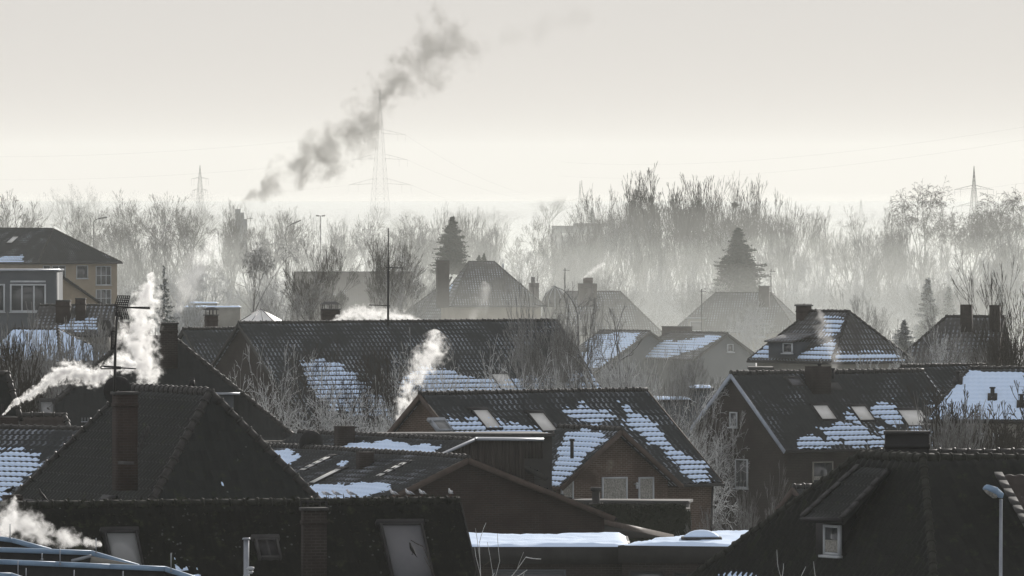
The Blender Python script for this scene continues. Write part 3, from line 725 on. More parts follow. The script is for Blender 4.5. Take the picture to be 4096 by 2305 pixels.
snow_on(H, 'front', [[(340, 447), (355, 443), (395, 444), (435, 449), (428, 457), (395, 459), (370, 454), (333, 454)]], thick=0.09, rough=0.6, gap=0.95, solid=0.9)
T = thing('satellite_dish', 'large dark satellite dish standing between the snowy roof and the square brick chimney', 'satellite dish', at(311.5, 446, 440))
def dish(T, c, r, aim, mat, post=None):
    aim = Vector(aim).normalized(); x = aim.orthogonal().normalized(); y = aim.cross(x); rings = []
    for f in (0.02, .35, .7, 1.0): rings.append([c + (x * math.cos(t) + y * math.sin(t)) * r * f + aim * (0.22 * r * f * f) for t in np.linspace(0, 6.283, 24, endpoint=False)])
    for f in (1.0, .7, .35, .02): rings.append([c + (x * math.cos(t) + y * math.sin(t)) * r * f + aim * (0.22 * r * f * f + 0.03) for t in np.linspace(0, 6.283, 24, endpoint=False)])
    MB().loft(rings).build('reflector', mat, T, smooth=True)
    e = c + aim * r * 1.0 - Z * r * 0.1; mb = MB(); mb.tube(c - Z * r * .9 + aim * .2 * r, e, 0.02); mb.tube(e, e - aim * .12, 0.045, .03, 8); mb.build('feed_arm', M['dark_metal'], T)
    if post: MB().tube(c - aim * .05, post, 0.035, n=8).build('mount', M['dark_metal'], T)
dish(T, at(311.5, 443, 440), 0.48, (-0.25, 0.95, 0.25), M['dark_metal'], at(311.5, 458, 440))
# wood clad box
d_ = Vector((1, 0, 0))
T = thing('timber_clad_wing', 'dark vertical timber clad wing with a bright metal edge above the brick gable', 'building wing', at(490, 640, 429))
Yw = 429.0; pts = [(435.6, 459), (476, 440.6), (543, 441), (543, 458), (527, 460), (527, 492), (470, 492), (436, 475)]
P = [at(x, y, Yw) for x, y in pts]; mb = MB(); nb_ = len(P)
xs = np.arange(435.6, 543, 3.3); mbw = MB()
for i, x in enumerate(xs):
    x1 = min(x + 3.2, 543); yt = lambda x: 459 - (x - 435.6) * 18.4 / 40.4 if x < 476 else 441
    yb = lambda x: 500 if x < 527 else 458.5
    off = -0.03 * (i % 2); q = [at(x, yb(x1), Yw + off), at(x1, yb(x1), Yw + off), at(x1, yt(x1), Yw + off), at(x, yt(x), Yw + off)]
    mbw.hexa([q[0], q[1], q[1] + Vector((0, 3 + .1 * (i % 2), 0)), q[0] + Vector((0, 3 + .1 * (i % 2), 0)), q[3], q[2], q[2] + Vector((0, 3, 0)), q[3] + Vector((0, 3, 0))])
mbw.build('wall', M['wood'], T)
mb = MB()
for a, b_ in ((P[0], P[1]), (P[1], P[2])):
    v = b_ - a; mb.box((a + b_) / 2 + Vector((0, 1.45, 0.035)), v / 2 + v.normalized() * 0.04, (0, 1.6, 0), (0, 0, 0.03))
mb.build('metal_edge', M['metal'], T)
flatblock('flat_roof_block', 'low black flat roof edge between the timber wing and the snowy ridge', 'building', (380, 434.6, 474), 552, 4, 12, z0=3, wall='board_dark', cop='lead')
# ================================================================ second row
H = house('brown_brick_house', 'brown brick house with snow striped roof and a front gable with lace curtained windows', 'house', (420, 394.5, 496), 646.5, 40, 38, 489, roof='tile_frost', wall='brick_brown', key='brown', rh=0.34, su=5, seed=7, hA=0, verge='board')
brn = H
snow_on(H, 'front', [[(560, 412), (600, 409), (640, 417), (665, 440), (700, 462), (715, 482), (700, 486), (672, 460), (640, 432), (615, 425), (590, 424), (575, 421)],
                     [(440, 424), (478, 420), (512, 423), (540, 430), (552, 442), (545, 470), (535, 488), (520, 470), (500, 440), (440, 436)], [(625, 408), (632, 408), (631, 410), (626, 410)],
                     [(424, 432), (440, 428), (470, 436), (440, 440)]], thick=0.10, rough=0.55, seed=3)
skylight(H, 'front', 486, 421, 0.85, 1.25, 'frosted'); skylight(H, 'front', 542, 424, 0.85, 1.25, 'frosted'); skylight(H, 'front', 441, 427, 0.7, .6, 'glass_pale', 'metal')
# front gable wing
gA = at(556, 428, 491); psg = rad(-56)
G = house('gable_wing_tmp', 'brick gable wing with an overhanging roof joined to the brown brick house', 'house', (560, 427.5, 494), 621.5, -58, 38, 484, runB=None, roof='tile_frost', wall='brick_brown', key='gwing', rh=0.34, su=5, seed=8, verge='board', ov=0.5, gutter='board')
snow_on(G, 'front', [[(566, 434), (585, 432), (603, 434), (604, 442), (594, 450), (578, 466), (556, 486), (545, 492), (556, 462)]], thick=0.10, rough=0.5, seed=4)
mb = MB(); p = at(572, 447, 487); mb.tube(p - Z * .5, p + Z * 0.28, 0.08, n=10); mb.tube(p + Z * .28, p + Z * .36, .12, .12, 10); mb.build('vent_pipe', M['dark_metal'], G.roof)
WB = G.w['B']
WB = (WB[0] - G.d * 0.25, WB[1])
WB = (G.B - G.d * 0.5, G.d)
window(G.T, WB, (561, 478, 573, 506), cols=1, pane='glass_pale', curtain=(0, 1))
window(G.T, WB, (601.5, 477, 627, 506), pane='glass_pale', curtain=(0.02, 1))
window(G.T, WB, (638, 477, 653.5, 508), pane='glass', curtain=(0.3, 1))
mb = MB(); p = hit(634, 484, *WB) + G.d * .25
mb.tube(p - G.d * .3, p, .02); mb.tube(p - Z * .02, p - Z * .2, .07, .05, 8); mb.tube(p, p + Z * .08, .09, .02, 8); mb.build('wall_lantern', M['white'], G.T)
# join the wing to its house
G.T.name = 'gable_wing'
# shed, hedge, flat roof edge
flatblock('flat_roof_shed', 'black flat roofed shed with frosty top between hedge and curtained windows', 'shed', (567, 501.2, 476), 683, 3.5, -6, wall='board_dark', cop='lead', snow=False)
T = thing('vent_pipe', 'thick dark vent pipe standing in front of the curtained brick gable', 'vent pipe', at(596, 560, 470))
mb = MB(); mb.tube(at(596, 545, 470), at(596, 489, 470), 0.17, n=12); mb.build('pipe', M['dark_metal'], T)
mb = MB(); mb.tube(at(596, 491, 470), at(596, 487.2, 470), 0.24, n=12); mb.tube(at(596, 505, 470), at(596, 503, 470), 0.3, n=12); mb.build('pipe_cap', M['lead'], T)
T = thing('hedge', 'clipped dark evergreen hedge with rounded end in front of the brick gable', 'hedge', at(630, 600, 466))
rng = np.random.default_rng(11); c0 = at(634, 507, 466); hx, hy = 2.35 * .97, 0.75; zt = c0.z; cx = c0.x; cy = c0.y
mb = MB()
def rbox(cx, cy, hx, hy, zb, zt, r, n=6):
    rings = []
    prof = [(0, zb), (0, zt - r)] + [(r - r * math.cos(t), zt - r + r * math.sin(t)) for t in np.linspace(.2, 1.57, 5)]
    for ins, z in prof:
        out = []
        for i, (sx, sy) in enumerate(((1, 1), (-1, 1), (-1, -1), (1, -1))):
            for j in range(n):
                t = math.pi / 2 * (i + j / (n - 1)); rr_ = max(.05, r - ins * .5); out.append(Vector((cx + sx * (hx - ins - rr_) + rr_ * math.cos(t), cy + sy * (hy - ins - rr_) + rr_ * math.sin(t), z)))
        rings.append(out)
    return rings
mb.loft(rbox(cx, cy, hx, hy, 0, zt, 0.28)); mb.build('core', M['hedge'], T)
V = []; Fq = []
N_ = 9000; t = rng.random((N_, 3))
for i in range(N_):
    f = rng.random()
    if f < .5: p = np.array([cx + (t[i, 0] * 2 - 1) * hx, cy - hy, zt - t[i, 1] * 3.2])
    elif f < .8: p = np.array([cx + (t[i, 0] * 2 - 1) * hx * .97, cy + (t[i, 1] * 2 - 1) * hy, zt])
    else: p = np.array([cx + hx * (1 if f < .9 else -1), cy + (t[i, 0] * 2 - 1) * hy, zt - t[i, 1] * 3.2])
    if abs(p[0] - cx) > hx - .2 and p[2] > zt - .2: p[2] -= .12; p[0] -= np.sign(p[0] - cx) * .1
    a = rng.normal(0, .055, 3); b_ = rng.normal(0, .055, 3); p = p + rng.normal(0, .03, 3)
    V += [p - a, p + b_, p + a]
mb = MB(); mb.v = [tuple(x) for x in V]; mb.f = [(3 * i, 3 * i + 1, 3 * i + 2) for i in range(N_)]; mb.build('leaves', M['hedge'], T)
T = thing('lean_to', 'lean-to with a long sloping timber beam between the brick gable eaves and the roof dome', 'lean-to', at(636, 560, 455))
a, b_ = at(601, 521.5, 440), at(672, 537, 462); v = b_ - a; mb = MB(); mb.box((a + b_) / 2, v / 2, Vector((v.y, -v.x, 0)).normalized() * .08, Z * .1); mb.build('beam', M['board'], T)
w_ = Vector((-v.y, v.x, 0)).normalized() * 2.5; w_ = w_ if w_.y > 0 else -w_
MB().hexa([a + w_ * .04 - Z * .05, b_ + w_ * .04 - Z * .05, b_ + w_ - Z * .05, a + w_ - Z * .05, a + w_ * .04 + Z * .02, b_ + w_ * .04 + Z * .02, b_ + w_ + Z * .02, a + w_ + Z * .02]).build('roof', M['board_dark'], T)

H = house('brick_gable_house', 'two storey dark brick house with pale verges, three large roof windows and a broad chimney', 'house', (731, 374, 600), 923, 33, 38, 450.5, roof='tile', wall='brick_dark', key='right', rh=0.42, su=5, rr=.17, verge='board_pale', seed=9)
rgt = H
for x, y, w, h in ((824, 414, .95, 1.15), (862, 415, .95, 1.15), (914, 419.5, 1.5, 1.3)): skylight(H, 'front', x, y, w, h, 'frosted')
skylight(H, 'front', 795, 383.5, .75, .55, 'screen', 'lead'); 
snow_on(H, 'front', [[(824, 429), (850, 424), (880, 426), (920, 430), (935, 438), (890, 440), (838, 441), (828, 437)], [(846, 414), (852, 416), (870, 428), (850, 424)], [(878, 407), (892, 406), (905, 420), (912, 428), (885, 426)],
                     [(800, 440), (870, 439), (960, 441), (975, 449), (810, 448)], [(928, 406), (940, 406), (958, 424), (975, 438), (945, 425)]], thick=0.12, rough=0.9, seed=6)
c_ = chimney(H.roof, H.d, H.n, 805, 831, 366, 390, 602, 'brick_dark', cap=0, deep=.5, ratio=.7, label='broad dark brick chimney on the ridge')
mb = MB(); p = at(819.5, 366, 602); mb.tube(p, p + Z * .22, .1, n=8); mb.tube(p + Z * .14, p + Z * .3, .05, .05, 8); mb.box(p + Z * .12, (.13, 0, 0), (0, .13, 0), (0, 0, .04)); mb.build('chimney_pot', M['dark_metal'], c_)
mb = MB(); p = at(833, 369.5, 601); mb.tube(p - Z * .5, p, .09, n=8); mb.tube(p, p + Z * .08, .12, n=8); mb.build('vent_pipe', M['dark_metal'], H.roof)
MB().box(H.s['front'].pos(*H.s['front'].uv(826, 388), .1), H.s['front'].u * .9, H.s['front'].f * .3, H.s['front'].N * .03).build('flashing', M['lead'], H.roof)
window(H.T, H.w['A'], (730.5, 412, 737.5, 427)); window(H.T, H.w['A'], (736, 459, 748, 488), pane='glass')
window(H.T, H.w['front'], (812, 461.5, 833, 487), pane='glass', curtain=(.25, .42), frame='pale_wall')
mb = MB(); q = H.w['A'][0]; p = hit(730, 468, *H.w['A']) - H.d * .15
T = thing('satellite_dish', 'faint dark satellite dish on the gable of the two storey brick house', 'satellite dish', p - Z * 1)
dish(T, p, .34, (-.6, -.6, .3), M['lead'], p + H.d * .3)

H = house('long_roof_house', 'very long dark tiled roof with snow stripes behind the bare trees', 'house', (238.5, 323.3, 714), 557, 31, 38, 440, roof='tile_frost', wall='brick_dark', key='long', rh=0.46, su=4, seed=10)
lng = H
snow_on(H, 'front', [[(300, 363), (335, 361), (350, 372), (366, 384), (380, 400), (400, 425), (330, 412), (310, 385), (302, 370)], [(400, 384), (420, 366), (450, 372), (500, 384), (520, 396), (400, 396)],
                     [(500, 377), (550, 374), (600, 372), (625, 400), (510, 398)]], thick=0.12, rough=0.45, seed=7, solid=.3)
skylight(H, 'front', 504, 383.5, 1.15, 1.6, 'frosted')
H = house('dark_hip_house', 'big dark gabled house front with tall sooty chimney in the white steam', 'house', (128, 338, 520), 173, 3, 52, 441, axf=14, bxf=299, roof='tile_plain', wall='brick_dark', key='dark', seed=11)
drk = H
c_ = chimney(H.roof, H.d, H.n, 160, 178, 324, 362, 517.5, 'brick_dark', cap=.05, deep=.3, label='tall sooty chimney right of the ridge'); chimney(H.roof, H.d, H.n, 122, 150, 323.5, 345, 520.5, 'brick_dark', cap=.06, deep=.6, ratio=.5, label='wide low chimney stack in the steam')
skylight(H, 'front', 47, 412, .6, 1.0, 'glass_pale', 'lead')
mb = MB(); p = hit(217, 408, H.s['front'].O, H.s['front'].N); nn = H.n
mb.box(p + nn * .1 - Z * .3, H.d * .75, nn * 1.0, Z * .9); dz_ = mb.build('dormer', M['grey_wall'], H.roof)
MB().box(p + nn * .1 + Z * .68, H.d * 1.05, nn * 1.25, Z * .04).build('dormer_roof', M['metal'], dz_)
window(dz_, (p + nn * 1.12, nn), (212, 400, 222, 412), sill=True)

# left edge small roofs
H = house('snowy_roof_house', 'low house at the left edge with blue white snow stripes on its corrugated roof', 'house', (-60, 427, 424), 91, -40, 32, 505, roof='tile_frost', wall='brick_brown', key='lsnow', su=5, verge='board_pale', seed=12, rh=.34)
snow_on(H, 'front', [[(-30, 455), (20, 451), (48, 455), (42, 470), (25, 483), (8, 500), (-30, 505)]], thick=.1, rough=.6, seed=3)
H = house('small_roof_house', 'small dark roof with a lit ridge line at the left edge', 'house', (20, 416, 450), 64, 4, 40, 437, roof='tile_mid', wall='brick_dark', key='lsm', axf=22, bxf=72, seed=13)
H = house('left_edge_house', 'dark roof corner with a brick chimney at the left edge, steam rising from it', 'house', (-40, 374, 440), 7, 6, 60, 418, bxf=20, roof='tile_old', wall='brick_dark', key='ledge', seed=14)
chimney(H.roof, H.d, H.n, -2, 19, 417, 436, 434, 'brick_dark', cap=0, deep=2)

# frosted tile gable and dark chimney behind
H = house('frosted_roof_house', 'small frosted tile roof with a dark gable, between the sooty chimney and the long roof', 'house', (183, 329.3, 730), 262, 31, 40, 385, roof='tile_frost', wall='grey_wall', key='frost', rh=.46, seed=15)
chimney(H.roof, H.d, H.n, 204.5, 218, 315.5, 333, 742, 'brick_old', cowl=.5, deep=.5, label='brick chimney with a caged hood')
H = house('hidden_roof_house', 'brick chimney with a little hood peeping over the long dark ridge', 'house', (300, 330, 760), 360, 10, 35, 350, roof='tile_mid', wall='brick_dark', seed=16)
chimney(H.roof, H.d, H.n, 320.6, 340, 309.6, 335, 756, 'brick_old', cowl=.5, deep=.5)
T = thing('glass_pyramid', 'pale glass pyramid rooflight with dark ribs rising behind the long roof', 'rooflight', at(260.5, 326, 770))
ap = at(260.6, 308.6, 770); bs = [at(238, 322.5, 768), at(276, 323.5, 766.5), at(284, 322, 771.5), at(246, 321.5, 773.5)]
bs = [Vector((b.x, b.y, bs[0].z)) for b in bs]; mb = MB()
for i in range(4): mb.poly([bs[i], bs[(i + 1) % 4], ap])
mb.poly(bs[::-1]); mb.build('glazing', M['frosted'], T)
mb = MB()
for i in range(4):
    mb.tube(bs[i], ap, .04); mb.tube(bs[i], bs[(i + 1) % 4], .05)
    for f in (.33, .66): mb.tube(bs[i] + (bs[(i + 1) % 4] - bs[i]) * f, ap, .025)
mb.build('ribs', M['dark_metal'], T)
MB().hexa([Vector((b.x, b.y, 0)) for b in bs] + bs).build('base', M['grey_wall'], T)

# snow roofs at the right
H = house('frosted_roof_house', 'frosted ridge of corrugated tiles behind the snow white roof on the right', 'house', (901.5, 366.5, 640), 985, 33, 34, 392, roof='tile_frost', wall='pale_wall', key='rfr', seed=17, rh=.42)
H = house('snow_roof_house', 'house on the right with an unbroken snow white roof and small vent pipes', 'house', (970, 368.6, 590), 1110, -4, 30, 421, runB=None, axf=925, roof='tile_frost', wall='pale_wall', key='rsnow', rh=.4, seed=18, gutter='dark_metal')
snow_on(H, 'front', [[(900, 425), (968, 371), (1120, 377), (1120, 425)]], thick=.07, rough=.12, solid=1.0, gap=1.2)
for x, y in ((958, 379), (992.5, 395), (1021.5, 402)):
    s = H.s['front']; q = s.pos(*s.uv(x, y + 3)); mb = MB(); mb.tube(q - Z * .2, q + Z * .5, .11, n=8); mb.tube(q + Z * .5, q + Z * .58, .16, n=8); mb.box(q + s.f * .1 + s.N * .1, s.u * .25, s.f * .35, s.N * .05); mb.build('vent_pipe', M['dark_metal'], H.roof)
window(H.T, H.w['front'], (977, 433, 989, 452), cols=2); window(H.T, H.w['front'], (993, 433, 1005, 452), cols=2)
H = house('small_brick_house', 'little brick house with a snow dotted ridge left of the big black roof', 'house', (793.5, 487.8, 420), 850, 28, 34, 512, roof='tile', wall='brick_brown', key='lit', seed=19, verge='board')
snow_on(H, 'front', [[(800, 489), (824, 488), (832, 500), (812, 503), (806, 497)]], thick=.1, rough=.5)

# hipped house with snow, right of centre
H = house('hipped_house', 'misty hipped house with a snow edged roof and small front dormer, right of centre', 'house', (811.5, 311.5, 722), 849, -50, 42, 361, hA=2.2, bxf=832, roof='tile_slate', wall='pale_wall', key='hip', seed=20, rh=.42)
hp = H
chimney(H.roof, H.d, H.n, 796, 811.5, 306, 325, 722, 'brick_old', cap=.08, deep=1)
snow_on(H, 'front', [[(826, 318), (845, 318), (841, 333), (826, 334)], [(768, 338), (790, 355), (815, 350), (835, 340), (838, 350), (833, 361), (735, 361), (745, 350)]], thick=.1, rough=.35)
snow_on(H, 'B', [[(835, 353), (895, 353), (905, 361), (834, 362)]], thick=.1, rough=.2)
sf = H.s['front']; p = sf.pos(*sf.uv(791, 353)); nn = H.n; dd = H.d
mb = MB(); mb.box(p + nn * .0 + Z * .2, dd * 1.15, nn * .9, Z * .52); dz_ = mb.build('dormer', M['grey_wall'], H.roof)
MB().hexa([p + nn * 1.1 - dd * 1.35 + Z * .7, p + nn * 1.1 + dd * 1.35 + Z * .7, p - nn * .9 + dd * 1.35 + Z * 1.2, p - nn * .9 - dd * 1.35 + Z * 1.2] + [q for q in (p + nn * 1.1 - dd * 1.35 + Z * .78, p + nn * 1.1 + dd * 1.35 + Z * .78, p - nn * .9 + dd * 1.35 + Z * 1.28, p - nn * .9 - dd * 1.35 + Z * 1.28)]).build('dormer_roof', M['tile_slate'], dz_)
window(dz_, (p + nn * .92, nn), (783.5, 343, 792.5, 353))
H = house('dark_hip_house', 'dark hipped roof with two broad chimneys behind the bare branches at the right', 'house', (947, 317, 730), 1004, -12, 38, 376, axf=880, roof='tile_slate', wall='brick_brown', key='rhip', seed=21, rh=.42)
chimney(H.roof, H.d, H.n, 960, 973, 304.5, 320, 728, 'brick_dark', cap=.0, label='left chimney of the pair'); chimney(H.roof, H.d, H.n, 989, 1001, 305, 320, 728, 'brick_dark', cap=0, label='right chimney of the pair')
H = house('low_snow_house', 'low misty house with snow patches and a small front gable, right of the fruit tree', 'house', (672, 332.5, 800), 727.5, -52, 30, 358, roof='tile_slate', wall='grey_wall', key='low', seed=22, rh=.42, hA=3)
chimney(H.roof, H.d, H.n, 662, 692, 327, 340, 806, 'brick_old', cap=.03, ratio=.4)
snow_on(H, 'front', [[(640, 350), (668, 340), (680, 342), (690, 340), (715, 335), (722, 337), (690, 352), (650, 362)]], thick=.12, rough=.5)
window(H.T, H.w['B'], (727, 344, 733, 352))
H = house('low_snow_house', 'low snow covered roof behind the crooked fruit tree', 'house', (600, 331, 800), 650, -35, 22, 372, roof='tile_slate', wall='grey_wall', key='low2', seed=23, rh=.42)
snow_on(H, 'front', [[(595, 335), (640, 333), (630, 350), (610, 368), (570, 372)]], thick=.12, rough=.5, solid=.5)
for i, (x0, x1, y, Yd, lb) in enumerate(((650, 691, 399.5, 640, 'thin snow edged flat roof between the bushes, lower one'), (691, 712, 388, 655, 'thin snow edged flat roof left of the brick gable, upper one'), (751, 772, 367.5, 690, 'small dark flat roofed shed below the hipped house'))):
    flatblock('garden_shed', lb, 'shed', (x0, y, Yd), x1, 4, 0, wall='grey_wall' if i < 2 else 'brick_old', cop='lead', snow=i < 2, ch=.15)

# ================================================================ third row, in the mist
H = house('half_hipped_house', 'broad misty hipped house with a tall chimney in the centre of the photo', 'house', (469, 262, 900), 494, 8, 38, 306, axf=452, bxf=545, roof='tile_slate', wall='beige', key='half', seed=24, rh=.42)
chimney(H.roof, H.d, H.n, 436, 449.5, 260.5, 290, 893, 'brick_old', cap=.1, deep=2)
skylight(H, 'A', 449, 282, .8, .9, 'frosted') 
MB().tube(at(503, 268, 898), at(503, 263.5, 898), .12, n=8).build('flue', M['white'], H.roof)
snow_on(H, 'A', [[(436, 298), (448, 284), (452, 287), (446, 300)]], thick=.1, rough=.4)
H = house('side_wing_house', 'lower misty hipped wing left of the central tall chimney', 'house', (440, 287, 905), 462, 50, 40, 325, roof='tile_slate', wall='beige', key='wing', hA=3, hB=1, seed=25, rh=.42, nowall=False)
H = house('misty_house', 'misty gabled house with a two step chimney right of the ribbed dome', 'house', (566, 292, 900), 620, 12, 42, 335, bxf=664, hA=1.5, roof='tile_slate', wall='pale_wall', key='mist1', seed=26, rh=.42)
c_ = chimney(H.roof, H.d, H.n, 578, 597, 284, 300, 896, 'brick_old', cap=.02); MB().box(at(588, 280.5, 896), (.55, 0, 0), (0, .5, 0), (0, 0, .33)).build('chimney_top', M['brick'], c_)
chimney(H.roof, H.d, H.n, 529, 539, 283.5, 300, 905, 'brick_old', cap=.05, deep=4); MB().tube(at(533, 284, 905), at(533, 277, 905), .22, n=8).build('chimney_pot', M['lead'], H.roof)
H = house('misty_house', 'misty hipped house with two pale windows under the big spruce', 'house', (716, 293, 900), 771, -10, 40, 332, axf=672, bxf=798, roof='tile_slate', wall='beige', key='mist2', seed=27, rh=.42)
chimney(H.roof, H.d, H.n, 758.6, 770, 286.5, 300, 897, 'brick_old', cap=.05)
sf = H.s['front']
for i, (x0, y0, x1, y1) in enumerate(((752, 323, 765, 337), (690, 321.5, 702, 331))):
    p = sf.pos(*sf.uv((x0 + x1) / 2, y1 + 1)); mb = MB(); hw = (x1 - x0) / 2 * .09 + .25; mb.box(p + Z * .75, H.d * hw, H.n * .9, Z * .8); q = mb.build('dormer', M['pale_wall'], H.roof)
    MB().box(p + Z * 1.6, H.d * (hw + .25), H.n * 1.2, Z * .05).build('dormer_roof', M['metal'], q); window(q, (p + H.n * .92, H.n), (x0, y0, x1, y1))
# ribbed dome pavilion
T = thing('ribbed_dome', 'dark ribbed onion shaped dome with pale ribs in the mist', 'dome', at(555, 320, 905))
c = at(555, 308, 905); mb = MB(); rings = []; R0 = 1.52; nseg = 48
prof = [(1.0, 0), (1.03, .25), (1.0, .6), (.9, 1.0), (.72, 1.45), (.52, 1.8), (.3, 2.1), (.12, 2.28), (.03, 2.36)]
for r, z in prof: rings.append([c + Vector((R0 * r * (1 - .05 * abs(math.sin(t * 6)) * 1) * math.cos(t), R0 * r * (1 - .05 * abs(math.sin(t * 6))) * math.sin(t), z + .15)) for t in np.linspace(0, 2 * math.pi, nseg, endpoint=False)])
mb.loft(rings); mb.build('dome', M['dark_metal'], T)
mb = MB()
for k in range(12):
    t = math.pi * k / 6; pts = [c + Vector((R0 * r * 1.0 * math.cos(t), R0 * r * math.sin(t), z + .15)) for r, z in prof]; mb.path(pts, .045, 5)
mb.tube(c + Z * 2.4, c + Z * 3.1, .03); mb.build('ribs', M['metal'], T)
MB().tube(Vector((c.x, c.y, 0)), c + Z * .15, R0 * .95, n=24).build('drum', M['pale_wall'], T)

# apartment house far left
H = house('beige_apartment_house', 'large beige apartment house with a hipped roof and white windows at the left edge', 'house', (-40, 228.5, 915), 53, -50, 36, 262, axf=-150, bxf=38, runB=6.9, roof='tile', wall='beige', key='apt', seed=28, rh=.42)
skylight(H, 'front', 13, 240.5, 1.1, 1.2, 'frosted')
snow_on(H, 'front', [[(-5, 258), (24, 255), (22, 264), (-5, 268)]], thick=.1, rough=.5)
wb = H.w['B']
window(H.T, wb, (43, 265.5, 50, 278), cols=1); window(H.T, wb, (52, 265.5, 65, 278), cols=2); window(H.T, wb, (76.5, 265.5, 87.5, 278.5)); window(H.T, wb, (96, 266, 110.6, 285), cols=3, rows=2); window(H.T, wb, (96, 289.5, 110.6, 307), cols=3, rows=2)
H = flatblock('modern_flat_building', 'dark grey flat roofed modern block with wide windows at the left edge', 'building', (-40, 269.6, 800), 54, 9, -2, wall='grey_wall', cop='metal')
window(H.T, H.w['front'], (10, 284, 46, 312), cols=3, pane='glass', fw=.13); window(H.T, H.w['front'], (-25, 284, 5, 312), cols=2, fw=.13)
MB().box(at(28, 281.5, 799.6), (1.45, 0, 0), (0, .15, 0), (0, 0, .07)).build('blind_box', M['white'], H.T)
H = house('pale_roof_house', 'pale frosted slope with a bright verge in front of the beige apartment house', 'house', (30, 270, 830), 54, -62, 32, 308, roof='tile_slate', wall='beige', key='pale', seed=29, rh=.42)
H = house('low_left_house', 'low misty roof with snow and two square chimneys left of the aerial', 'house', (40, 306, 740), 118, -8, 30, 335, roof='tile_slate', wall='pale_wall', key='lowl', seed=30, rh=.42)
chimney(H.roof, H.d, H.n, 56, 71, 301, 312, 739, 'brick_old', cap=.02); chimney(H.roof, H.d, H.n, 75.5, 86, 299, 312, 739, 'brick_old', cap=.02)
snow_on(H, 'front', [[(54, 326), (80, 318), (96, 316), (98, 330), (54, 333)]], thick=.1, rough=.4, solid=.4)
T = thing('satellite_dish', 'round grey satellite dish beside the thicket, left of the aerial mast', 'satellite dish', at(106, 345, 690)); dish(T, at(106, 325.5, 690), .36, (-.3, .9, .3), M['lead'], at(106, 345, 690))
H = house('white_roof_house', 'snow white roof seen through the bare thicket at the left edge', 'house', (14, 330, 650), 58, -38, 34, 362, roof='tile_slate', wall='pale_wall', key='whl', seed=31, rh=.42, hB=2.5)
for k in ('front', 'B'): snow_on(H, k, [[(-60, 326), (120, 326), (120, 372), (-60, 372)]], thick=.07, rough=.15, solid=1.0, gap=1.2)
H = house('brown_roof_house', 'long brown roof without windows behind the bare spreading trees', 'house', (294, 272.5, 1000), 412, 5, 42, 330, roof='tile_mid', wall='brick', key='brownfar', seed=32, rh=.42)
for i, (x0, x1, y) in enumerate(((189, 217, 303), (184, 240, 307))): flatblock('greenhouse', ('small pale greenhouse with a snowy top in the mist', 'long pale greenhouse with a snowy top in the mist')[i], 'greenhouse', (x0, y, 1000 - 40 * i), x1, 4, 0, wall='pale_wall', cop='white', snow=True)

# far buildings
H = flatblock('far_building', 'faint grey flat roofed building behind the misty trees', 'building', (560, 226, 1650), 602, 14, 8, z0=-9, wall='grey_wall', cop='lead'); 
for b_ in ((562, 233, 573, 237), (582, 233.5, 586, 236), (590, 234, 595, 238)): window(H.T, H.w['front'], b_, pane='frosted', sill=False)
MB().box(at(594, 225, 1655), (5, 0, 0), (0, 4, 0), (0, 0, .4)).build('roof_deck', M['lead'], H.T)
T = thing('factory_chimney', 'stepped square chimney block from which the dark smoke rises', 'chimney', at(240, 330, 1650))
mb = MB(); p = at(238, 209, 1650); mb.box(Vector((p.x, p.y, p.z / 2)), (.6, 0, 0), (0, .5, 0), (0, 0, p.z / 2)); mb.build('stack', M['grey_wall'], T)
mb = MB(); p = at(242, 212.5, 1652); mb.box(Vector((p.x, p.y, p.z / 2)), (.5, 0, 0), (0, .6, 0), (0, 0, p.z / 2)); p = at(242.5, 219, 1650); mb.box(Vector((p.x, p.y, p.z / 2)), (1.1, 0, 0), (0, .7, 0), (0, 0, p.z / 2)); mb.build('flue_block', M['grey_wall'], T)
mb = MB(); mb.box(at(250, 218.5, 1650), (.7, 0, 0), (0, .3, 0), (0, 0, .08)); mb.tube(at(255, 218.5, 1650), at(255, 224, 1650), .06); mb.build('bracket', M['lead'], T)
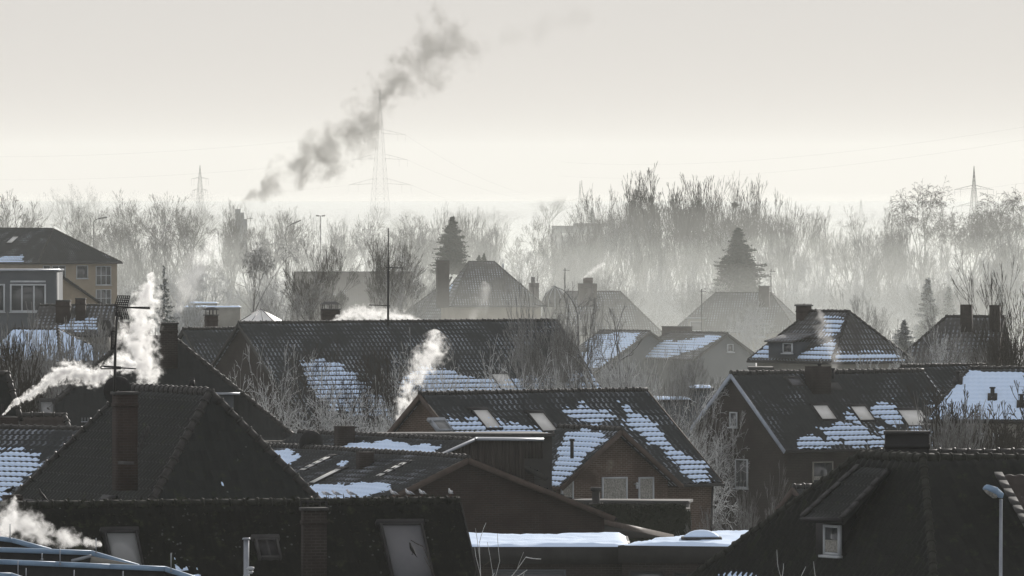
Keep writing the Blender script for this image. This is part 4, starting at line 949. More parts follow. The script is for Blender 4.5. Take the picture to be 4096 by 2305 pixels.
# ================================================================ bare trees
def grow_tree(kind, seed):
    rng = random.Random(seed * 7 + 1); segs = []
    K = dict(  # stems, lean, first length, depth, fork angle, length ratio, wobble, up pull, droop of the last forks, trunk radius
        broad=(1, .05, .26, 11, .44, .84, .09, .045, .0, .017, 3), upright=(4, .22, .24, 10, .25, .86, .06, .07, .0, .010, 2), fan=(11, .50, .24, 8, .24, .84, .06, .06, .0, .0065, 2),
        birch=(1, .05, .30, 11, .40, .83, .08, .05, .30, .012, 3), crook=(1, .22, .26, 9, .60, .84, .22, .05, .0, .026, 3), bush=(12, .8, .20, 9, .52, .85, .17, .0, .0, .008, 2),
        canopy=(1, .08, .34, 10, .46, .83, .10, .05, .0, .018, 4), poplar=(3, .12, .22, 10, .21, .87, .05, .09, .0, .011, 3)).get(kind)
    def rot(d, a, az):
        o = d.orthogonal().normalized(); o.rotate(Matrix.Rotation(az, 3, d)); return (d * math.cos(a) + o * math.sin(a)).normalized()
    if kind == 'twig':
        p = Vector((0, 0, 0)); d = Vector((0, 0, 1))
        def shoot(p, d, L, r, lv):
            n = 7 - lv * 2
            for i in range(n):
                d = (d + Vector((rng.gauss(0, .09), rng.gauss(0, .09), .05))).normalized(); q = p + d * L / n; segs.append((lv * 2, *p, *q, r * (1 - .8 * i / n), r * (1 - .8 * (i + 1) / n))); p = q
                if lv < 2 and i > (2 if lv == 0 else 0):
                    for _ in range(2 if lv == 0 else 1): shoot(p, rot(d, rng.uniform(.5, .9), rng.uniform(0, 6.28)), L * rng.uniform(.25, .42) * (1.2 - .5 * i / n), r * .5, lv + 1)
        shoot(p, d, 1.0, .007, 0)
    else:
        stems, lean, L0, depth, ang, rat, wob, upp, droop, r0, nf = K
        def fork(p, d, L, r, lv):
            r2 = r * .86
            for i in range(2 if lv else 4):
                m_ = 2 if lv else 4
                d = (d + Vector((rng.gauss(0, wob), rng.gauss(0, wob), rng.gauss(0, wob * .5) + upp - (droop if lv > depth - 4 else 0)))).normalized(); q = p + d * (L / m_)
                ra = r + (r2 - r) * i / m_; rb = r + (r2 - r) * (i + 1) / m_
                segs.append((0 if lv < 3 else (2 if lv < depth - 2 else 3), p.x, p.y, p.z, q.x, q.y, q.z, ra, rb)); p = q
            if lv >= depth: return
            k = (nf if lv == 0 else 2) + (rng.random() < .12); az = rng.uniform(0, 6.28)
            for c in range(k):
                if lv > 4 and rng.random() < .10: continue
                lead = (c == 0 and lv > 0)
                a = ang * (rng.uniform(.2, .6) if lead else rng.uniform(.8, 1.5)); l2 = L * rat * (rng.uniform(.9, 1.1) if lead else rng.uniform(.65, 1.0)) * (.75 if lv == 0 else 1)
                fork(p, rot(d, a, az + 6.283 * c / k + rng.uniform(-.5, .5)), l2, r2 * (.85 if lead else .72 if lv == 0 else .62), lv + 1)
        for s_ in range(stems):
            t = rng.uniform(0, 6.28); l_ = lean * math.sqrt(rng.random()) if stems > 1 else lean * rng.random()
            fork(Vector((math.cos(t), math.sin(t), 0)) * (.025 if stems > 1 else 0), Vector((math.cos(t) * l_, math.sin(t) * l_, 1)).normalized(), L0 * rng.uniform(.75, 1.1), r0 * rng.uniform(.8, 1.1), 0)
    a = np.array(segs); zmax = np.percentile(np.maximum(a[:, 3], a[:, 6]), 99.8); a[:, 1:] /= zmax
    return a
def seg_mesh(a, rmin, sides=3):
    p, q = a[:, 1:4], a[:, 4:7]; r1, r2 = np.maximum(a[:, 7], rmin), np.maximum(a[:, 8], rmin * .7)
    d = q - p; d /= np.linalg.norm(d, axis=1)[:, None] + 1e-9
    x = np.cross(d, np.where(abs(d[:, 2:3]) > .9, [[1., 0, 0]], [[0, 0, 1.]])); x /= np.linalg.norm(x, axis=1)[:, None] + 1e-9; y = np.cross(d, x)
    V = []
    for k in range(sides):
        t = 2 * math.pi * k / sides; e = x * math.cos(t) + y * math.sin(t); V += [p + e * r1[:, None], q + e * r2[:, None]]
    V = np.stack(V, 1).reshape(-1, 3); n = len(a); b0 = np.arange(n)[:, None] * 2 * sides
    Fq = np.concatenate([np.stack([b0[:, 0] + 2 * k, b0[:, 0] + 2 * ((k + 1) % sides), b0[:, 0] + 2 * ((k + 1) % sides) + 1, b0[:, 0] + 2 * k + 1], 1) for k in range(sides)])
    return V, Fq
def np_mesh(name, V, Fq, mat):
    me = bpy.data.meshes.new(name); me.vertices.add(len(V)); me.loops.add(Fq.size); me.polygons.add(len(Fq))
    me.vertices.foreach_set('co', V.astype(np.float32).ravel()); me.loops.foreach_set('vertex_index', Fq.astype(np.int32).ravel())
    me.polygons.foreach_set('loop_start', np.arange(0, Fq.size, Fq.shape[1], dtype=np.int32)); me.update(calc_edges=True)
    if mat: me.materials.append(mat)
    return me
PROTO = {}
SEG = {}
def proto(kind, seed, mat, rmin=.0011):
    k = (kind, seed, mat, rmin)
    if k not in PROTO:
        if (kind, seed) not in SEG: SEG[(kind, seed)] = grow_tree(kind, seed)
        a = SEG[(kind, seed)]; hw = np.percentile(abs(a[:, [4]]), 97)
        lo = a[a[:, 0] <= 1]; hi = a[a[:, 0] > 1]
        PROTO[k] = (np_mesh('trunk', *seg_mesh(lo, rmin, 5), M[mat]), np_mesh('crown', *seg_mesh(hi, rmin), M[mat]), hw)
    return PROTO[k]
def tree(kind, seed, x, top, w, Y, label, group=None, mat='bark', name='bare_tree', cat='tree', zb=None, rmin=.0011, rot=None, one=False):
    tp = at(x, top, Y); zb = float(np.interp(tp.y, [0, 1250, 1700, 9000], [-.3, -.3, -9, -9])) if zb is None else zb
    h = tp.z - zb; t, c, hw = proto(kind, seed, mat, rmin)
    sx = max(.5 if kind == 'bush' else .85 if Y > 960 else .6, min(1.25, (w / 2 * tp.y / F) / (hw * h))) if w else 1.0
    T = thing(name, label, cat, (tp.x, tp.y, zb), group)
    T.scale = (h * sx, h * sx, h); T.rotation_euler = (0, 0, (0 if rot is None else rot))
    for nm, me in (('trunk', t), ('crown', c)):
        o = bpy.data.objects.new(nm, me); COL.objects.link(o); o.parent = T
    return T
def grow_conifer(seed, dense=1.0, droop=.25, n_wh=34, slim=.26):
    rng = np.random.default_rng(seed); V = []; n = 0; tr = []
    for i in range(n_wh):
        f = (i + .5) / n_wh; z = .04 + .95 * f; R = slim * (1 - f) ** .85 * rng.uniform(.7, 1.2) + .012; ph = rng.uniform(0, 6.28)
        for k in range(int(9 * dense * (1 - .4 * f)) + 2):
            z = .04 + .95 * (i + rng.uniform(-.3, 1.3)) / n_wh; a = rng.uniform(0, 6.283); L = R * rng.uniform(.5, 1.15) * (1 + .22 * math.sin(2 * a + ph) + .15 * math.sin(5 * a + f * 30)); ns_ = max(2, int(L / .012))
            dz = -droop * rng.uniform(.5, 1.4)
            tr.append((2, 0, 0, z, L * math.cos(a), L * math.sin(a), z + dz * L, .003, .001))
            for j in range(ns_):
                g = (j + rng.random()) / ns_; p = np.array([L * g * math.cos(a), L * g * math.sin(a), z + dz * L * g + .25 * L * g * g])
                for _ in range(3):
                    s_ = .015 * (1.2 - .6 * g); V += [p + rng.normal(0, s_, 3) * [1, 1, 1] for _ in range(3)]
    V = np.array(V); Fq = np.arange(len(V)).reshape(-1, 3)
    return V, Fq, np.array([(0, 0, 0, 0, 0, 0, .5, .016, .009), (0, 0, 0, .5, 0, 0, 1.0, .009, .001)] + tr)
def conifer(seed, x, top, base, w, Y, label, mat='needle', group=None, **kw):
    k = ('con', seed, mat)
    if k not in PROTO:
        V, Fq, tr = grow_conifer(seed, **kw); hw = np.percentile(abs(V[:, 0]), 97)
        PROTO[k] = (np_mesh('trunk', *seg_mesh(tr, .0012), M['bark']), np_mesh('crown', V, Fq, M[mat]), hw)
    t, c, hw = PROTO[k]; tp = at(x, top, Y); zb = at(x, base, Y).z; h = tp.z - zb; sx = (w / 2 * tp.y / F) / (hw * h)
    T = thing('conifer', label, 'conifer', (tp.x, tp.y, zb), group); T.scale = (h * sx, h * sx, h)
    for nm, me in (('trunk', t), ('crown', c)):
        o = bpy.data.objects.new(nm, me); COL.objects.link(o); o.parent = T
    return T
R_ = random.Random(77)
# tall trees of the tree line: kind, seed, x, top, width, Y, label
TL = [
 ('poplar', 1, 645, 171, 54, 1500, 'tallest bare poplar like tree of the tree line, with a dense brush of upright twigs'),
 ('fan', 2, 614, 190, 40, 1480, 'slim bare tree leaning on the left flank of the tallest poplar'),
 ('poplar', 3, 690, 179, 50, 1460, 'bare tree with many forked stems directly right of the tallest poplar'),
 ('fan', 4, 724, 180, 46, 1440, 'bare tree of straight steep stems between the tallest poplar and the big spruce'),
 ('poplar', 5, 752, 182, 46, 1500, 'bare tall tree just behind the tip of the big spruce'),
 ('fan', 6, 782, 193, 52, 1470, 'bushy bare tree right of the big spruce with upswept branches'),
 ('broad', 7, 520, 212, 44, 1420, 'bare tree with seed clusters in front of the faint flat building, left of it'),
 ('poplar', 8, 574, 214, 22, 1430, 'thin bare tree standing before the faint flat building'),
 ('poplar', 9, 595, 218, 26, 1400, 'short bare tree at the right end of the faint flat building'),
 ('birch', 10, 925, 184, 40, 1450, 'tall birch with drooping twigs left of the right hand pylon'),
 ('birch', 11, 948, 186, 34, 1480, 'second tall birch, directly left of the right hand pylon'),
 ('broad', 12, 965, 203, 50, 1400, 'dense bare tree at the foot of the right hand pylon'),
 ('birch', 13, 1003, 196, 32, 1460, 'birch right of the right hand pylon'),
 ('birch', 14, 1024, 190, 30, 1420, 'birch cut by the right edge of the photo'),
 ('broad', 15, 872, 209, 50, 1440, 'broad bare tree midway between the big spruce and the right hand pylon'),
 ('poplar', 16, 893, 214, 36, 1400, 'bare tree with parallel stems left of the tall birches'),
 ('fan', 17, 826, 212, 46, 1450, 'round topped bare tree in the right part of the tree line'),
 ('broad', 18, 4, 194, 40, 1350, 'dark bare tree cut by the left edge above the beige house'),
 ('broad', 19, 152, 194, 54, 1400, 'large bare tree with a leaning trunk above the sparse spruce, left one of two'),
 ('broad', 20, 188, 196, 46, 1430, 'dark crowned bare tree, right one of the two above the sparse spruce'),
 ('broad', 21, 112, 208, 44, 1420, 'thin bare tree behind the curved street lamp at the left'),
 ('broad', 22, 290, 210, 52, 1440, 'round bushy bare tree behind the slanting street lamp head'),
 ('broad', 23, 344, 210, 52, 1430, 'round bare tree right of the twin floodlight mast'),
 ('broad', 24, 392, 217, 54, 1400, 'wide bare tree below the large pylon'),
 ('canopy', 25, 420, 216, 40, 1450, 'bare tree left of the dark spruce above the tall chimney'),
 ('fan', 26, 478, 212, 34, 1460, 'spiky bare tree right of the dark spruce above the tall chimney'),
 ('fan', 27, 448, 208, 34, 1500, 'spiky bare tree right behind the top of the dark spruce'),
 ('poplar', 28, 230, 206, 34, 1480, 'bare tree directly left of the smoking stepped chimney'),
 ('broad', 29, 262, 214, 40, 1460, 'bare tree directly right of the smoking stepped chimney'),
 ('broad', 30, 70, 206, 46, 1400, 'bare tree with dense twigs over the ridge of the beige house'),
 ('poplar', 31, 560, 230, 30, 1360, 'low bare sapling rising right of the ribbed dome'),
 ('fan', 32, 660, 200, 60, 1380, 'bare multi stemmed tree in front of the tallest poplar'),
 ('fan', 33, 705, 205, 60, 1350, 'bare multi stemmed tree above the misty house with two pale windows'),
]
for k, sd_, x, top, w, Y, lb in TL:
    sd2 = sd_ % (3 if k == 'poplar' else 4) + 40
    T = tree(k, sd2, x, top, w, Y + R_.uniform(-20, 20), lb, mat='bark', rmin=.0011, rot=R_.uniform(0, 6.28))
SECT = [(90, 'above the beige apartment house'), (215, 'around the sparse spruce'), (290, 'above the glass pyramid'), (425, 'behind the long brown roof'), (535, 'behind the central hipped house'), (665, 'around the ribbed dome'), (800, 'around the big dark spruce'), (905, 'above the misty hipped house'), (2000, 'at the right')]
CNT = {}
def place_label(base, x):
    s_ = next(t for lim, t in SECT if x < lim); k = (base, s_); CNT[k] = CNT.get(k, 0) + 1
    return '%s %s, %s from the left' % (base, s_, ('first', 'second', 'third', 'fourth', 'fifth', 'sixth', 'seventh', 'eighth', 'ninth')[CNT[k] - 1])
# crow nest
T = thing('bird_nest', 'dark round nest high in the bare tree left of the spruce tip', 'nest', at(735, 205, 1440)); rg = np.random.default_rng(2); V = rg.normal(0, .28, (300, 3)) * [1, 1, .7]; V = np.repeat(V, 3, 0) + rg.normal(0, .15, (900, 3))
me = np_mesh('twigs', V, np.arange(900).reshape(-1, 3), M['bark']); o = bpy.data.objects.new('twigs', me); COL.objects.link(o); o.parent = T
# the misty second rank of the wood, trees one can count
for i in range(30):
    x = -10 + 1050 * (i + R_.random() * .8) / 30
    if 735 < x < 745: continue
    top = 222 + R_.uniform(-6, 16) + (8 if 540 < x < 600 else 0)
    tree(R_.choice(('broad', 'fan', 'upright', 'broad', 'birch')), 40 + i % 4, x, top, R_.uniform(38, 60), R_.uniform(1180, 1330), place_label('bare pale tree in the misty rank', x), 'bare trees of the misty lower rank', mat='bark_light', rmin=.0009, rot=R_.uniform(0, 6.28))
# frosty orchard trees in front of the wood
for i in range(26):
    x = -10 + 1050 * (i + R_.random() * .8) / 26
    tree(R_.choice(('bush', 'canopy', 'broad')), 40 + i % 4, x, 262 + R_.uniform(-10, 16), R_.uniform(40, 60), R_.uniform(1010, 1100), place_label('small hoar frosted tree', x), 'hoar frosted trees behind the houses', mat='bark_hoar', rmin=.0011, rot=R_.uniform(0, 6.28), name='frosted_tree')
# far wood: one mass
TRM = .0012
def mass(name, label, rows, mat, seed):
    rg = np.random.default_rng(seed); Vs, Fs, off = [], [], 0
    for kind, sd_, xs, tops, ws, Ys, rmin in rows:
        if (kind, sd_) not in SEG: SEG[(kind, sd_)] = grow_tree(kind, sd_)
        a = SEG[(kind, sd_)]; a = a[(a[:, 0] <= 2) | (rg.random(len(a)) < .4)]
        V, Fq = seg_mesh(a, rmin); hw = np.percentile(abs(a[:, 4]), 97)
        tp = at(xs, tops, Ys); zb = float(np.interp(tp.y, [0, 1250, 1700, 9000], [-.3, -.3, -9, -9])); h = tp.z - zb; sx = (ws / 2 * tp.y / F) / hw; sx = max(sx, .8 * h); t = rg.uniform(0, 6.28)
        W = V.copy(); W[:, 0] = (V[:, 0] * math.cos(t) - V[:, 1] * math.sin(t)) * sx + tp.x; W[:, 1] = (V[:, 0] * math.sin(t) + V[:, 1] * math.cos(t)) * sx + tp.y; W[:, 2] = V[:, 2] * h + zb
        Vs.append(W); Fs.append(Fq + off); off += len(V)
    me = np_mesh(name, np.concatenate(Vs), np.concatenate(Fs), M[mat]); o = bpy.data.objects.new(name, me); COL.objects.link(o)
    tag(o, label, 'wood', None, 'stuff')
rows = []
for i in range(58):
    x = -30 + 1090 * i / 58 + R_.uniform(-8, 8); base = 204 if x < 260 else 214
    rows.append((R_.choice(('broad', 'canopy')), 40 + i % 4, x, base + R_.uniform(-9, 7), R_.uniform(36, 64), R_.uniform(2000, 2600), .001))
rows += [('broad', 41, 72, 184, 50, 2500, .001), ('broad', 42, 100, 194, 40, 2500, .001), ('broad', 43, 118, 193, 44, 2500, .001), ('broad', 40, 547, 196, 40, 4200, .001), ('canopy', 41, 195, 189, 40, 2400, .001), ('broad', 42, 372, 205, 36, 3300, .001), ('broad', 43, 416, 206, 50, 3300, .001), ('broad', 41, 462, 206, 50, 3400, .001), ('broad', 40, 492, 207, 50, 3400, .001)]
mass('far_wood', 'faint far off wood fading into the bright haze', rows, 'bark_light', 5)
rows = []
for i in range(70):
    x = -30 + 1090 * i / 70 + R_.uniform(-8, 8)
    rows.append((R_.choice(('bush', 'fan')), 40 + i % 4, x, 276 + R_.uniform(-12, 14), R_.uniform(30, 60), R_.uniform(960, 1300), .002))
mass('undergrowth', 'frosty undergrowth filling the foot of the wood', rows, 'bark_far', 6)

# ---- nearer trees among the houses
def nt(*a, **k): return tree(*a, **k)
nt('crook', 50, 599, 283, 70, 700, 'crooked bare fruit tree with a leaning dark trunk behind the round bush', mat='bark_light', rmin=.0016)
nt('fan', 44, 548, 284, 46, 700, 'thin bare tree in front of the ribbed dome', mat='bark_light')
nt('fan', 45, 560, 300, 50, 690, 'low bare tree at the right end of the long dark ridge', mat='bark_light')
nt('fan', 51, 612, 352, 80, 560, 'round frosted bush of straight shoots behind the brick house ridge', mat='bark_hoar', rmin=.0012, name='bush', cat='bush')
nt('fan', 52, 580, 364, 50, 555, 'frost fringed bush against the right end of the long dark roof', mat='bark_hoar', rmin=.0011, name='bush', cat='bush')
nt('fan', 53, 655, 362, 40, 545, 'upright bare shrub right of the round frosted bush', mat='bark_light', rmin=.001, name='bush', cat='bush')
nt('broad', 54, 700, 345, 56, 640, 'small dark thicket tree left of the two storey brick house', mat='bark_light', rmin=.001)
nt('bush', 55, 670, 402, 50, 560, 'frosty bush filling the gap left of the two storey brick house', mat='bark_hoar', rmin=.0015, name='bush', cat='bush')
nt('bush', 56, 700, 392, 46, 600, 'frosty bush behind the pale verge of the two storey brick house', mat='bark_hoar', rmin=.0015, name='bush', cat='bush')
nt('broad', 57, 357, 336, 84, 560, 'dark bare tree with a thick trunk in front of the snow striped long roof', mat='bark', rmin=.0009)
nt('upright', 58, 391, 340, 62, 555, 'second dark bare tree with steep limbs, right beside the thick trunk', mat='bark', rmin=.0009)
nt('bush', 59, 462, 356, 100, 570, 'large hoar frosted tree crown over the snowy eaves of the long roof', mat='bark_hoar', rmin=.0015, name='frosted_tree')
nt('bush', 60, 415, 355, 90, 572, 'hoar frosted crown behind the mid steam plume', mat='bark_hoar', rmin=.0015, name='frosted_tree')
nt('bush', 61, 258, 352, 96, 560, 'big rounded hoar frosted willow in front of the long roof gable', mat='bark_hoar', rmin=.0015, name='frosted_tree')
nt('bush', 62, 296, 380, 90, 550, 'lower frosted crown right of the rounded willow', mat='bark_hoar', rmin=.0015, name='frosted_tree')
nt('bush', 63, 338, 400, 90, 545, 'low frosty thicket tree left of the thick dark trunk', mat='bark_hoar', rmin=.0015, name='frosted_tree')
nt('bush', 60, 380, 400, 100, 540, 'low frosty thicket tree below the two dark bare trees', mat='bark_hoar', rmin=.0015, name='frosted_tree')
nt('birch', 64, 252, 236, 66, 930, 'birch with drooping twigs in the mist above the glass pyramid', mat='bark_light', rmin=.0015)
nt('upright', 65, 325, 246, 76, 880, 'bare spreading tree before the long brown roof, left of the thin mast', mat='bark', rmin=.0009)
nt('upright', 66, 378, 240, 80, 870, 'tall bare spreading tree behind the thin antenna mast', mat='bark', rmin=.0009)
nt('canopy', 67, 415, 256, 50, 860, 'bare tree right of the thin antenna mast', mat='bark_light', rmin=.0014)
nt('canopy', 68, 300, 270, 56, 850, 'low bare tree at the left end of the long brown roof', mat='bark_light', rmin=.0014)
nt('bush', 69, 752, 300, 36, 850, 'hoar white tree between the pale windows of the misty house', mat='bark_hoar', rmin=.0015, name='frosted_tree')
nt('upright', 70, 1010, 268, 110, 640, 'large dark bare tree reaching in from the right edge', mat='bark', rmin=.0009)
nt('broad', 71, 960, 310, 84, 660, 'spreading bare tree before the dark hipped roof with two chimneys', mat='bark_light', rmin=.0013)
nt('broad', 72, 935, 330, 60, 680, 'hoar frosted crown left of the spreading bare tree', mat='bark_hoar', rmin=.0011, name='frosted_tree')
nt('fan', 73, 870, 290, 60, 820, 'thin V shaped bare tree right of the misty hipped house', mat='bark_far', rmin=.0014)
nt('bush', 74, 850, 362, 70, 690, 'frosty bush below the misty hipped house', mat='bark_hoar', rmin=.0015, name='bush', cat='bush')
nt('twig', 75, 937, 387, 34, 480, 'budded bare sapling in front of the snow white roof, leftmost of the row', mat='bark', rmin=.0035)
nt('broad', 76, 955, 390, 44, 480, 'budded small tree with forked limbs in front of the snow white roof', mat='bark', rmin=.0022)
nt('broad', 77, 1004, 378, 58, 475, 'largest budded small tree in front of the snow white roof, near the right edge', mat='bark', rmin=.0022)
nt('canopy', 78, 980, 400, 50, 478, 'low budded tree above the ridge of the big black roof', mat='bark', rmin=.0022)
nt('fan', 79, 930, 404, 46, 470, 'bare shrub just above the black clad chimney block', mat='bark_light', rmin=.002, name='bush', cat='bush')
for i, (x, top, w, sd_) in enumerate(((8, 322, 46, 80), (30, 318, 50, 81), (54, 328, 46, 82), (76, 318, 50, 83), (98, 322, 44, 80), (20, 350, 50, 81), (62, 348, 54, 83), (108, 345, 40, 82))):
    nt('fan', sd_, x, top, w, 600 - 6 * i, 'dark bare shrub of the left edge thicket, ' + ('below the modern block', 'before the middle of the white roof', 'before the right part of the white roof', 'under the two square chimneys', 'left of the grey satellite dish', 'low one at the far left', 'low one beside the sloping steam', 'beside the aerial mast')[i], 'shrubs of the dark thicket', mat='bark_light', rmin=.0018, name='bush', cat='bush', rot=i * 1.3)
nt('upright', 84, 24, 330, 34, 560, 'bare tree standing clear in front of the white roof at the left edge', mat='bark', rmin=.0018)
nt('canopy', 85, 188, 296, 44, 800, 'pale frosty pine like tree right of the sparse spruce', mat='bark_hoar', rmin=.0025, name='frosted_tree')
for i, (x, top, w, lb) in enumerate(((737, 500, 22, 'straggly frosty bramble left of the little brick house'), (752, 478, 26, 'tall thin whips of a bare bush before the little brick house'), (775, 505, 36, 'low tangle of frosty twigs behind the snowy flat roof'), (728, 515, 30, 'low twiggy bush right of the roof dome'))):
    nt('fan', 86 + i % 2, x, top, w, 440 - 4 * i, lb, mat='bark_light', rmin=.001, name='bush', cat='bush')
# foreground twigs
nt('twig', 90, 411, 540, 46, 290, 'bare sapling tip with a dark bird, before the tall roof window', mat='bark', rmin=.0016, name='sapling', cat='sapling')
nt('twig', 91, 448, 525, 50, 288, 'pale frosted sapling at the right end of the mossy roof', mat='bark_hoar', rmin=.0013, name='sapling', cat='sapling')
nt('twig', 92, 812, 552, 30, 285, 'small frosted twigs before the dormer roof at the bottom right', mat='bark_hoar', rmin=.0013, name='sapling', cat='sapling')
nt('bush', 61, 500, 372, 70, 568, 'frost whitened crown in front of the bright roof window of the long roof', mat='bark_hoar', rmin=.0015, name='frosted_tree')
nt('bush', 63, 640, 372, 60, 552, 'pale frosted crown directly behind the right ridge end of the brown brick house', mat='bark_hoar', rmin=.0015, name='frosted_tree')
# conifers
conifer(1, 738, 229, 300, 42, 1000, 'big dark spruce behind the misty house with two pale windows', dense=3.2, slim=.25)
conifer(2, 452, 217, 275, 30, 1000, 'dark spruce rising behind the tall chimney of the central hipped house', dense=2.2, slim=.25)
conifer(3, 164, 264, 330, 27, 800, 'sparse spruce tip sticking out of the white steam on the left', mat='needle_frost', dense=.3, slim=.34, n_wh=18)
conifer(4, 928, 279, 345, 26, 880, 'slim dark cypress like spruce left of the two chimneyed roof', dense=1.4, slim=.2, mat='needle_frost')
conifer(4, 949, 287, 345, 20, 930, 'paler slim spruce directly behind the slim dark one', dense=1.4, slim=.2, mat='needle_frost')
conifer(5, 904, 320, 352, 22, 760, 'small egg shaped conifer right of the misty hipped house', dense=1.8, slim=.33, mat='needle_frost')
conifer(2, 479, 255, 266, 7, 1000, 'left one of two tiny dark conifer tips on the central ridge')
conifer(2, 484, 253, 266, 6, 1000, 'right one of two tiny dark conifer tips on the central ridge')
conifer(4, 592, 208, 232, 10, 1700, 'pointed grey conifer beside the faint flat building', mat='needle_frost')
conifer(5, 1000, 285, 330, 16, 900, 'small misty spruce behind the two broad chimneys', mat='needle_frost')
# ================================================================ aerials, lamps, pylons, birds
T = thing('tv_aerial', 'tall aerial mast with grid reflector and long boom on the brick chimney', 'aerial', at(114, 394, 352)); Yt = 352
mb = MB(); mb.tube(at(114.3, 396, Yt), at(115.5, 345, Yt), .045, n=8); mb.tube(at(115.5, 345, Yt), at(117.3, 305, Yt), .034, n=8); mb.build('mast', M['dark_metal'], T)
mb = MB(); mb.tube(at(116, 307, Yt), at(150, 308.7, Yt - .3), .022)
for i in range(14): x = 124 + 1.9 * i; c = at(x, 308.2, Yt - .3); mb.tube(c + Vector((0, -.14, .02)), c + Vector((0, .14, .02)), .03, n=4); mb.tube(c + Vector((-.02, -.1, .035)), c + Vector((.06, -.1, .035)), .02, n=4)
mb.build('boom', M['dark_metal'], T)
def gridp(mb, c00, c10, c11, c01, nx, ny, r=.019):
    for i in range(nx + 1): f = i / nx; mb.tube(c00.lerp(c10, f), c01.lerp(c11, f), r, n=4)
    for i in range(ny + 1): f = i / ny; mb.tube(c00.lerp(c01, f), c10.lerp(c11, f), r, n=4)
mb = MB(); gridp(mb, at(114.5, 306.5, Yt), at(127, 307, Yt - .5), at(130, 296, Yt - .5), at(117.8, 295.8, Yt), 6, 5); mb.build('reflector_grid', M['dark_metal'], T)
mb = MB(); gridp(mb, at(114.3, 308.5, Yt), at(126.5, 309, Yt - .5), at(129, 319, Yt - .5), at(116.8, 319, Yt), 6, 5); mb.build('reflector_grid', M['dark_metal'], T)
mb = MB(); mb.path([at(101, 366, Yt), at(121, 367, Yt), at(121, 368.8, Yt), at(101, 368.8, Yt), at(101, 366, Yt)], .022); mb.tube(at(104, 366.8, Yt), at(136, 368.8, Yt - .3), .022); mb.build('dipole', M['dark_metal'], T)
mb = MB(); gridp(mb, at(111.8, 349, Yt), at(113.8, 349, Yt), at(114.6, 327, Yt), at(112.6, 327, Yt), 2, 14, .014); mb.path([at(111, 350, Yt), at(111.6, 331, Yt), at(115.5, 332, Yt)], .02); mb.tube(at(111.3, 349, Yt), at(115.6, 348.5, Yt), .02); mb.build('vertical_antenna', M['dark_metal'], T)
mb = MB(); mb.path([at(116, 317, Yt), at(118.5, 322.5, Yt), at(121.5, 321.5, Yt), at(123, 318, Yt)], .008); mb.path([at(110, 370, Yt), at(110, 374, Yt), at(114, 378, Yt)], .008); mb.build('cable', M['dark_metal'], T)
T = thing('satellite_dish', 'big dark satellite dish mounted beside the tall brick chimney under the aerial', 'satellite dish', at(118, 405, 354)); dish(T, at(118, 391, 354), .46, (-.25, .95, .2), M['dark_metal'], at(114, 396, 353))
T = thing('yagi_aerial', 'small low television aerial left of the tall brick chimney', 'aerial', at(97, 425, 365)); mb = MB(); mb.tube(at(81, 421.8, 365), at(110, 421.5, 365), .014)
for i in range(9): x = 82 + 3 * i; mb.tube(at(x, 417.5, 365), at(x, 423, 365), .009, n=4)
mb.tube(at(110, 421, 365), at(111, 440, 365), .02); mb.build('boom', M['metal'], T)
T = thing('antenna_mast', 'thin tall antenna mast with a crossbar on the ridge of the long dark roof', 'antenna', at(388, 325, 700)); mb = MB(); mb.tube(at(388, 326, 712), at(388.3, 268, 712), .075, n=6); mb.tube(at(388.3, 268, 712), at(388.3, 228, 712), .035, n=5); mb.build('mast', M['dark_metal'], T)
mb = MB(); mb.tube(at(369, 305, 712), at(390, 305.6, 712), .03); mb.tube(at(385.5, 267.4, 712), at(402.5, 268, 712), .03); mb.build('crossbar', M['dark_metal'], T)
for x, y0, y1, Y, lb in ((701.7, 289, 335, 860, 'thin aerial mast left of the misty house with two pale windows'), (771, 269, 296, 890, 'short aerial mast at the right ridge end of the misty house'), (565, 268, 300, 880, 'needle thin aerial rising beside the ribbed dome')):
    T = thing('antenna_mast', lb, 'antenna', at(x, y1, Y)); mb = MB(); mb.tube(at(x, y1, Y), at(x, y0, Y), .05, n=5); mb.build('mast', M['dark_metal'], T)
    MB().tube(at(x - 2, y0 + 2, Y), at(x + 4.5, y0 + 2.4, Y), .04, n=4).build('crossbar', M['dark_metal'], T)
T = thing('roof_aerial', 'flat wide aerial over the square chimney of the misty hipped house', 'aerial', at(804, 306, 722)); mb = MB(); mb.tube(at(804, 308, 722), at(804, 303.5, 722), .03); mb.tube(at(795, 304.3, 722), at(812, 304.3, 722), .02); mb.build('boom', M['dark_metal'], T)
# street lamp, right front
T = thing('street_lamp', 'street lamp with a blue grey head before the black roof at the right', 'street lamp', at(1000.5, 700, 280)); Ys = 283
mb = MB(); mb.tube(at(1000, 760, Ys), at(1001, 499, Ys), .055, .042, n=12); mb.build('pole', M['metal'], T)
# head: faceted housing, axis from pole end up left
a0, a1 = at(1002.5, 495.5, Ys), at(984.5, 488.3, Ys - .25); ax = (a1 - a0); Lh = ax.length; ax.normalize(); sd3 = ax.cross(Z).normalized(); up3 = sd3.cross(ax).normalized(); up3 = up3 if up3.z > 0 else -up3
def ring(f, w, ht, lo): c = a0 + ax * Lh * f; return [c + sd3 * w - up3 * lo, c + sd3 * w + up3 * ht * .35, c + sd3 * w * .5 + up3 * ht, c - sd3 * w * .5 + up3 * ht, c - sd3 * w + up3 * ht * .35, c - sd3 * w - up3 * lo]
MB().loft([ring(0, .055, .06, .07), ring(.1, .07, .08, .08), ring(.4, .12, .13, .06), ring(.42, .14, .14, .05), ring(.9, .13, .12, .03), ring(1.0, .09, .07, .02)]).build('lamp_housing', M['blue_metal'], T)
def ringb(f, w, lo): c = a0 + ax * Lh * f; return [c + sd3 * w - up3 * .03, c - sd3 * w - up3 * .03, c - sd3 * w * .6 - up3 * lo, c + sd3 * w * .6 - up3 * lo]
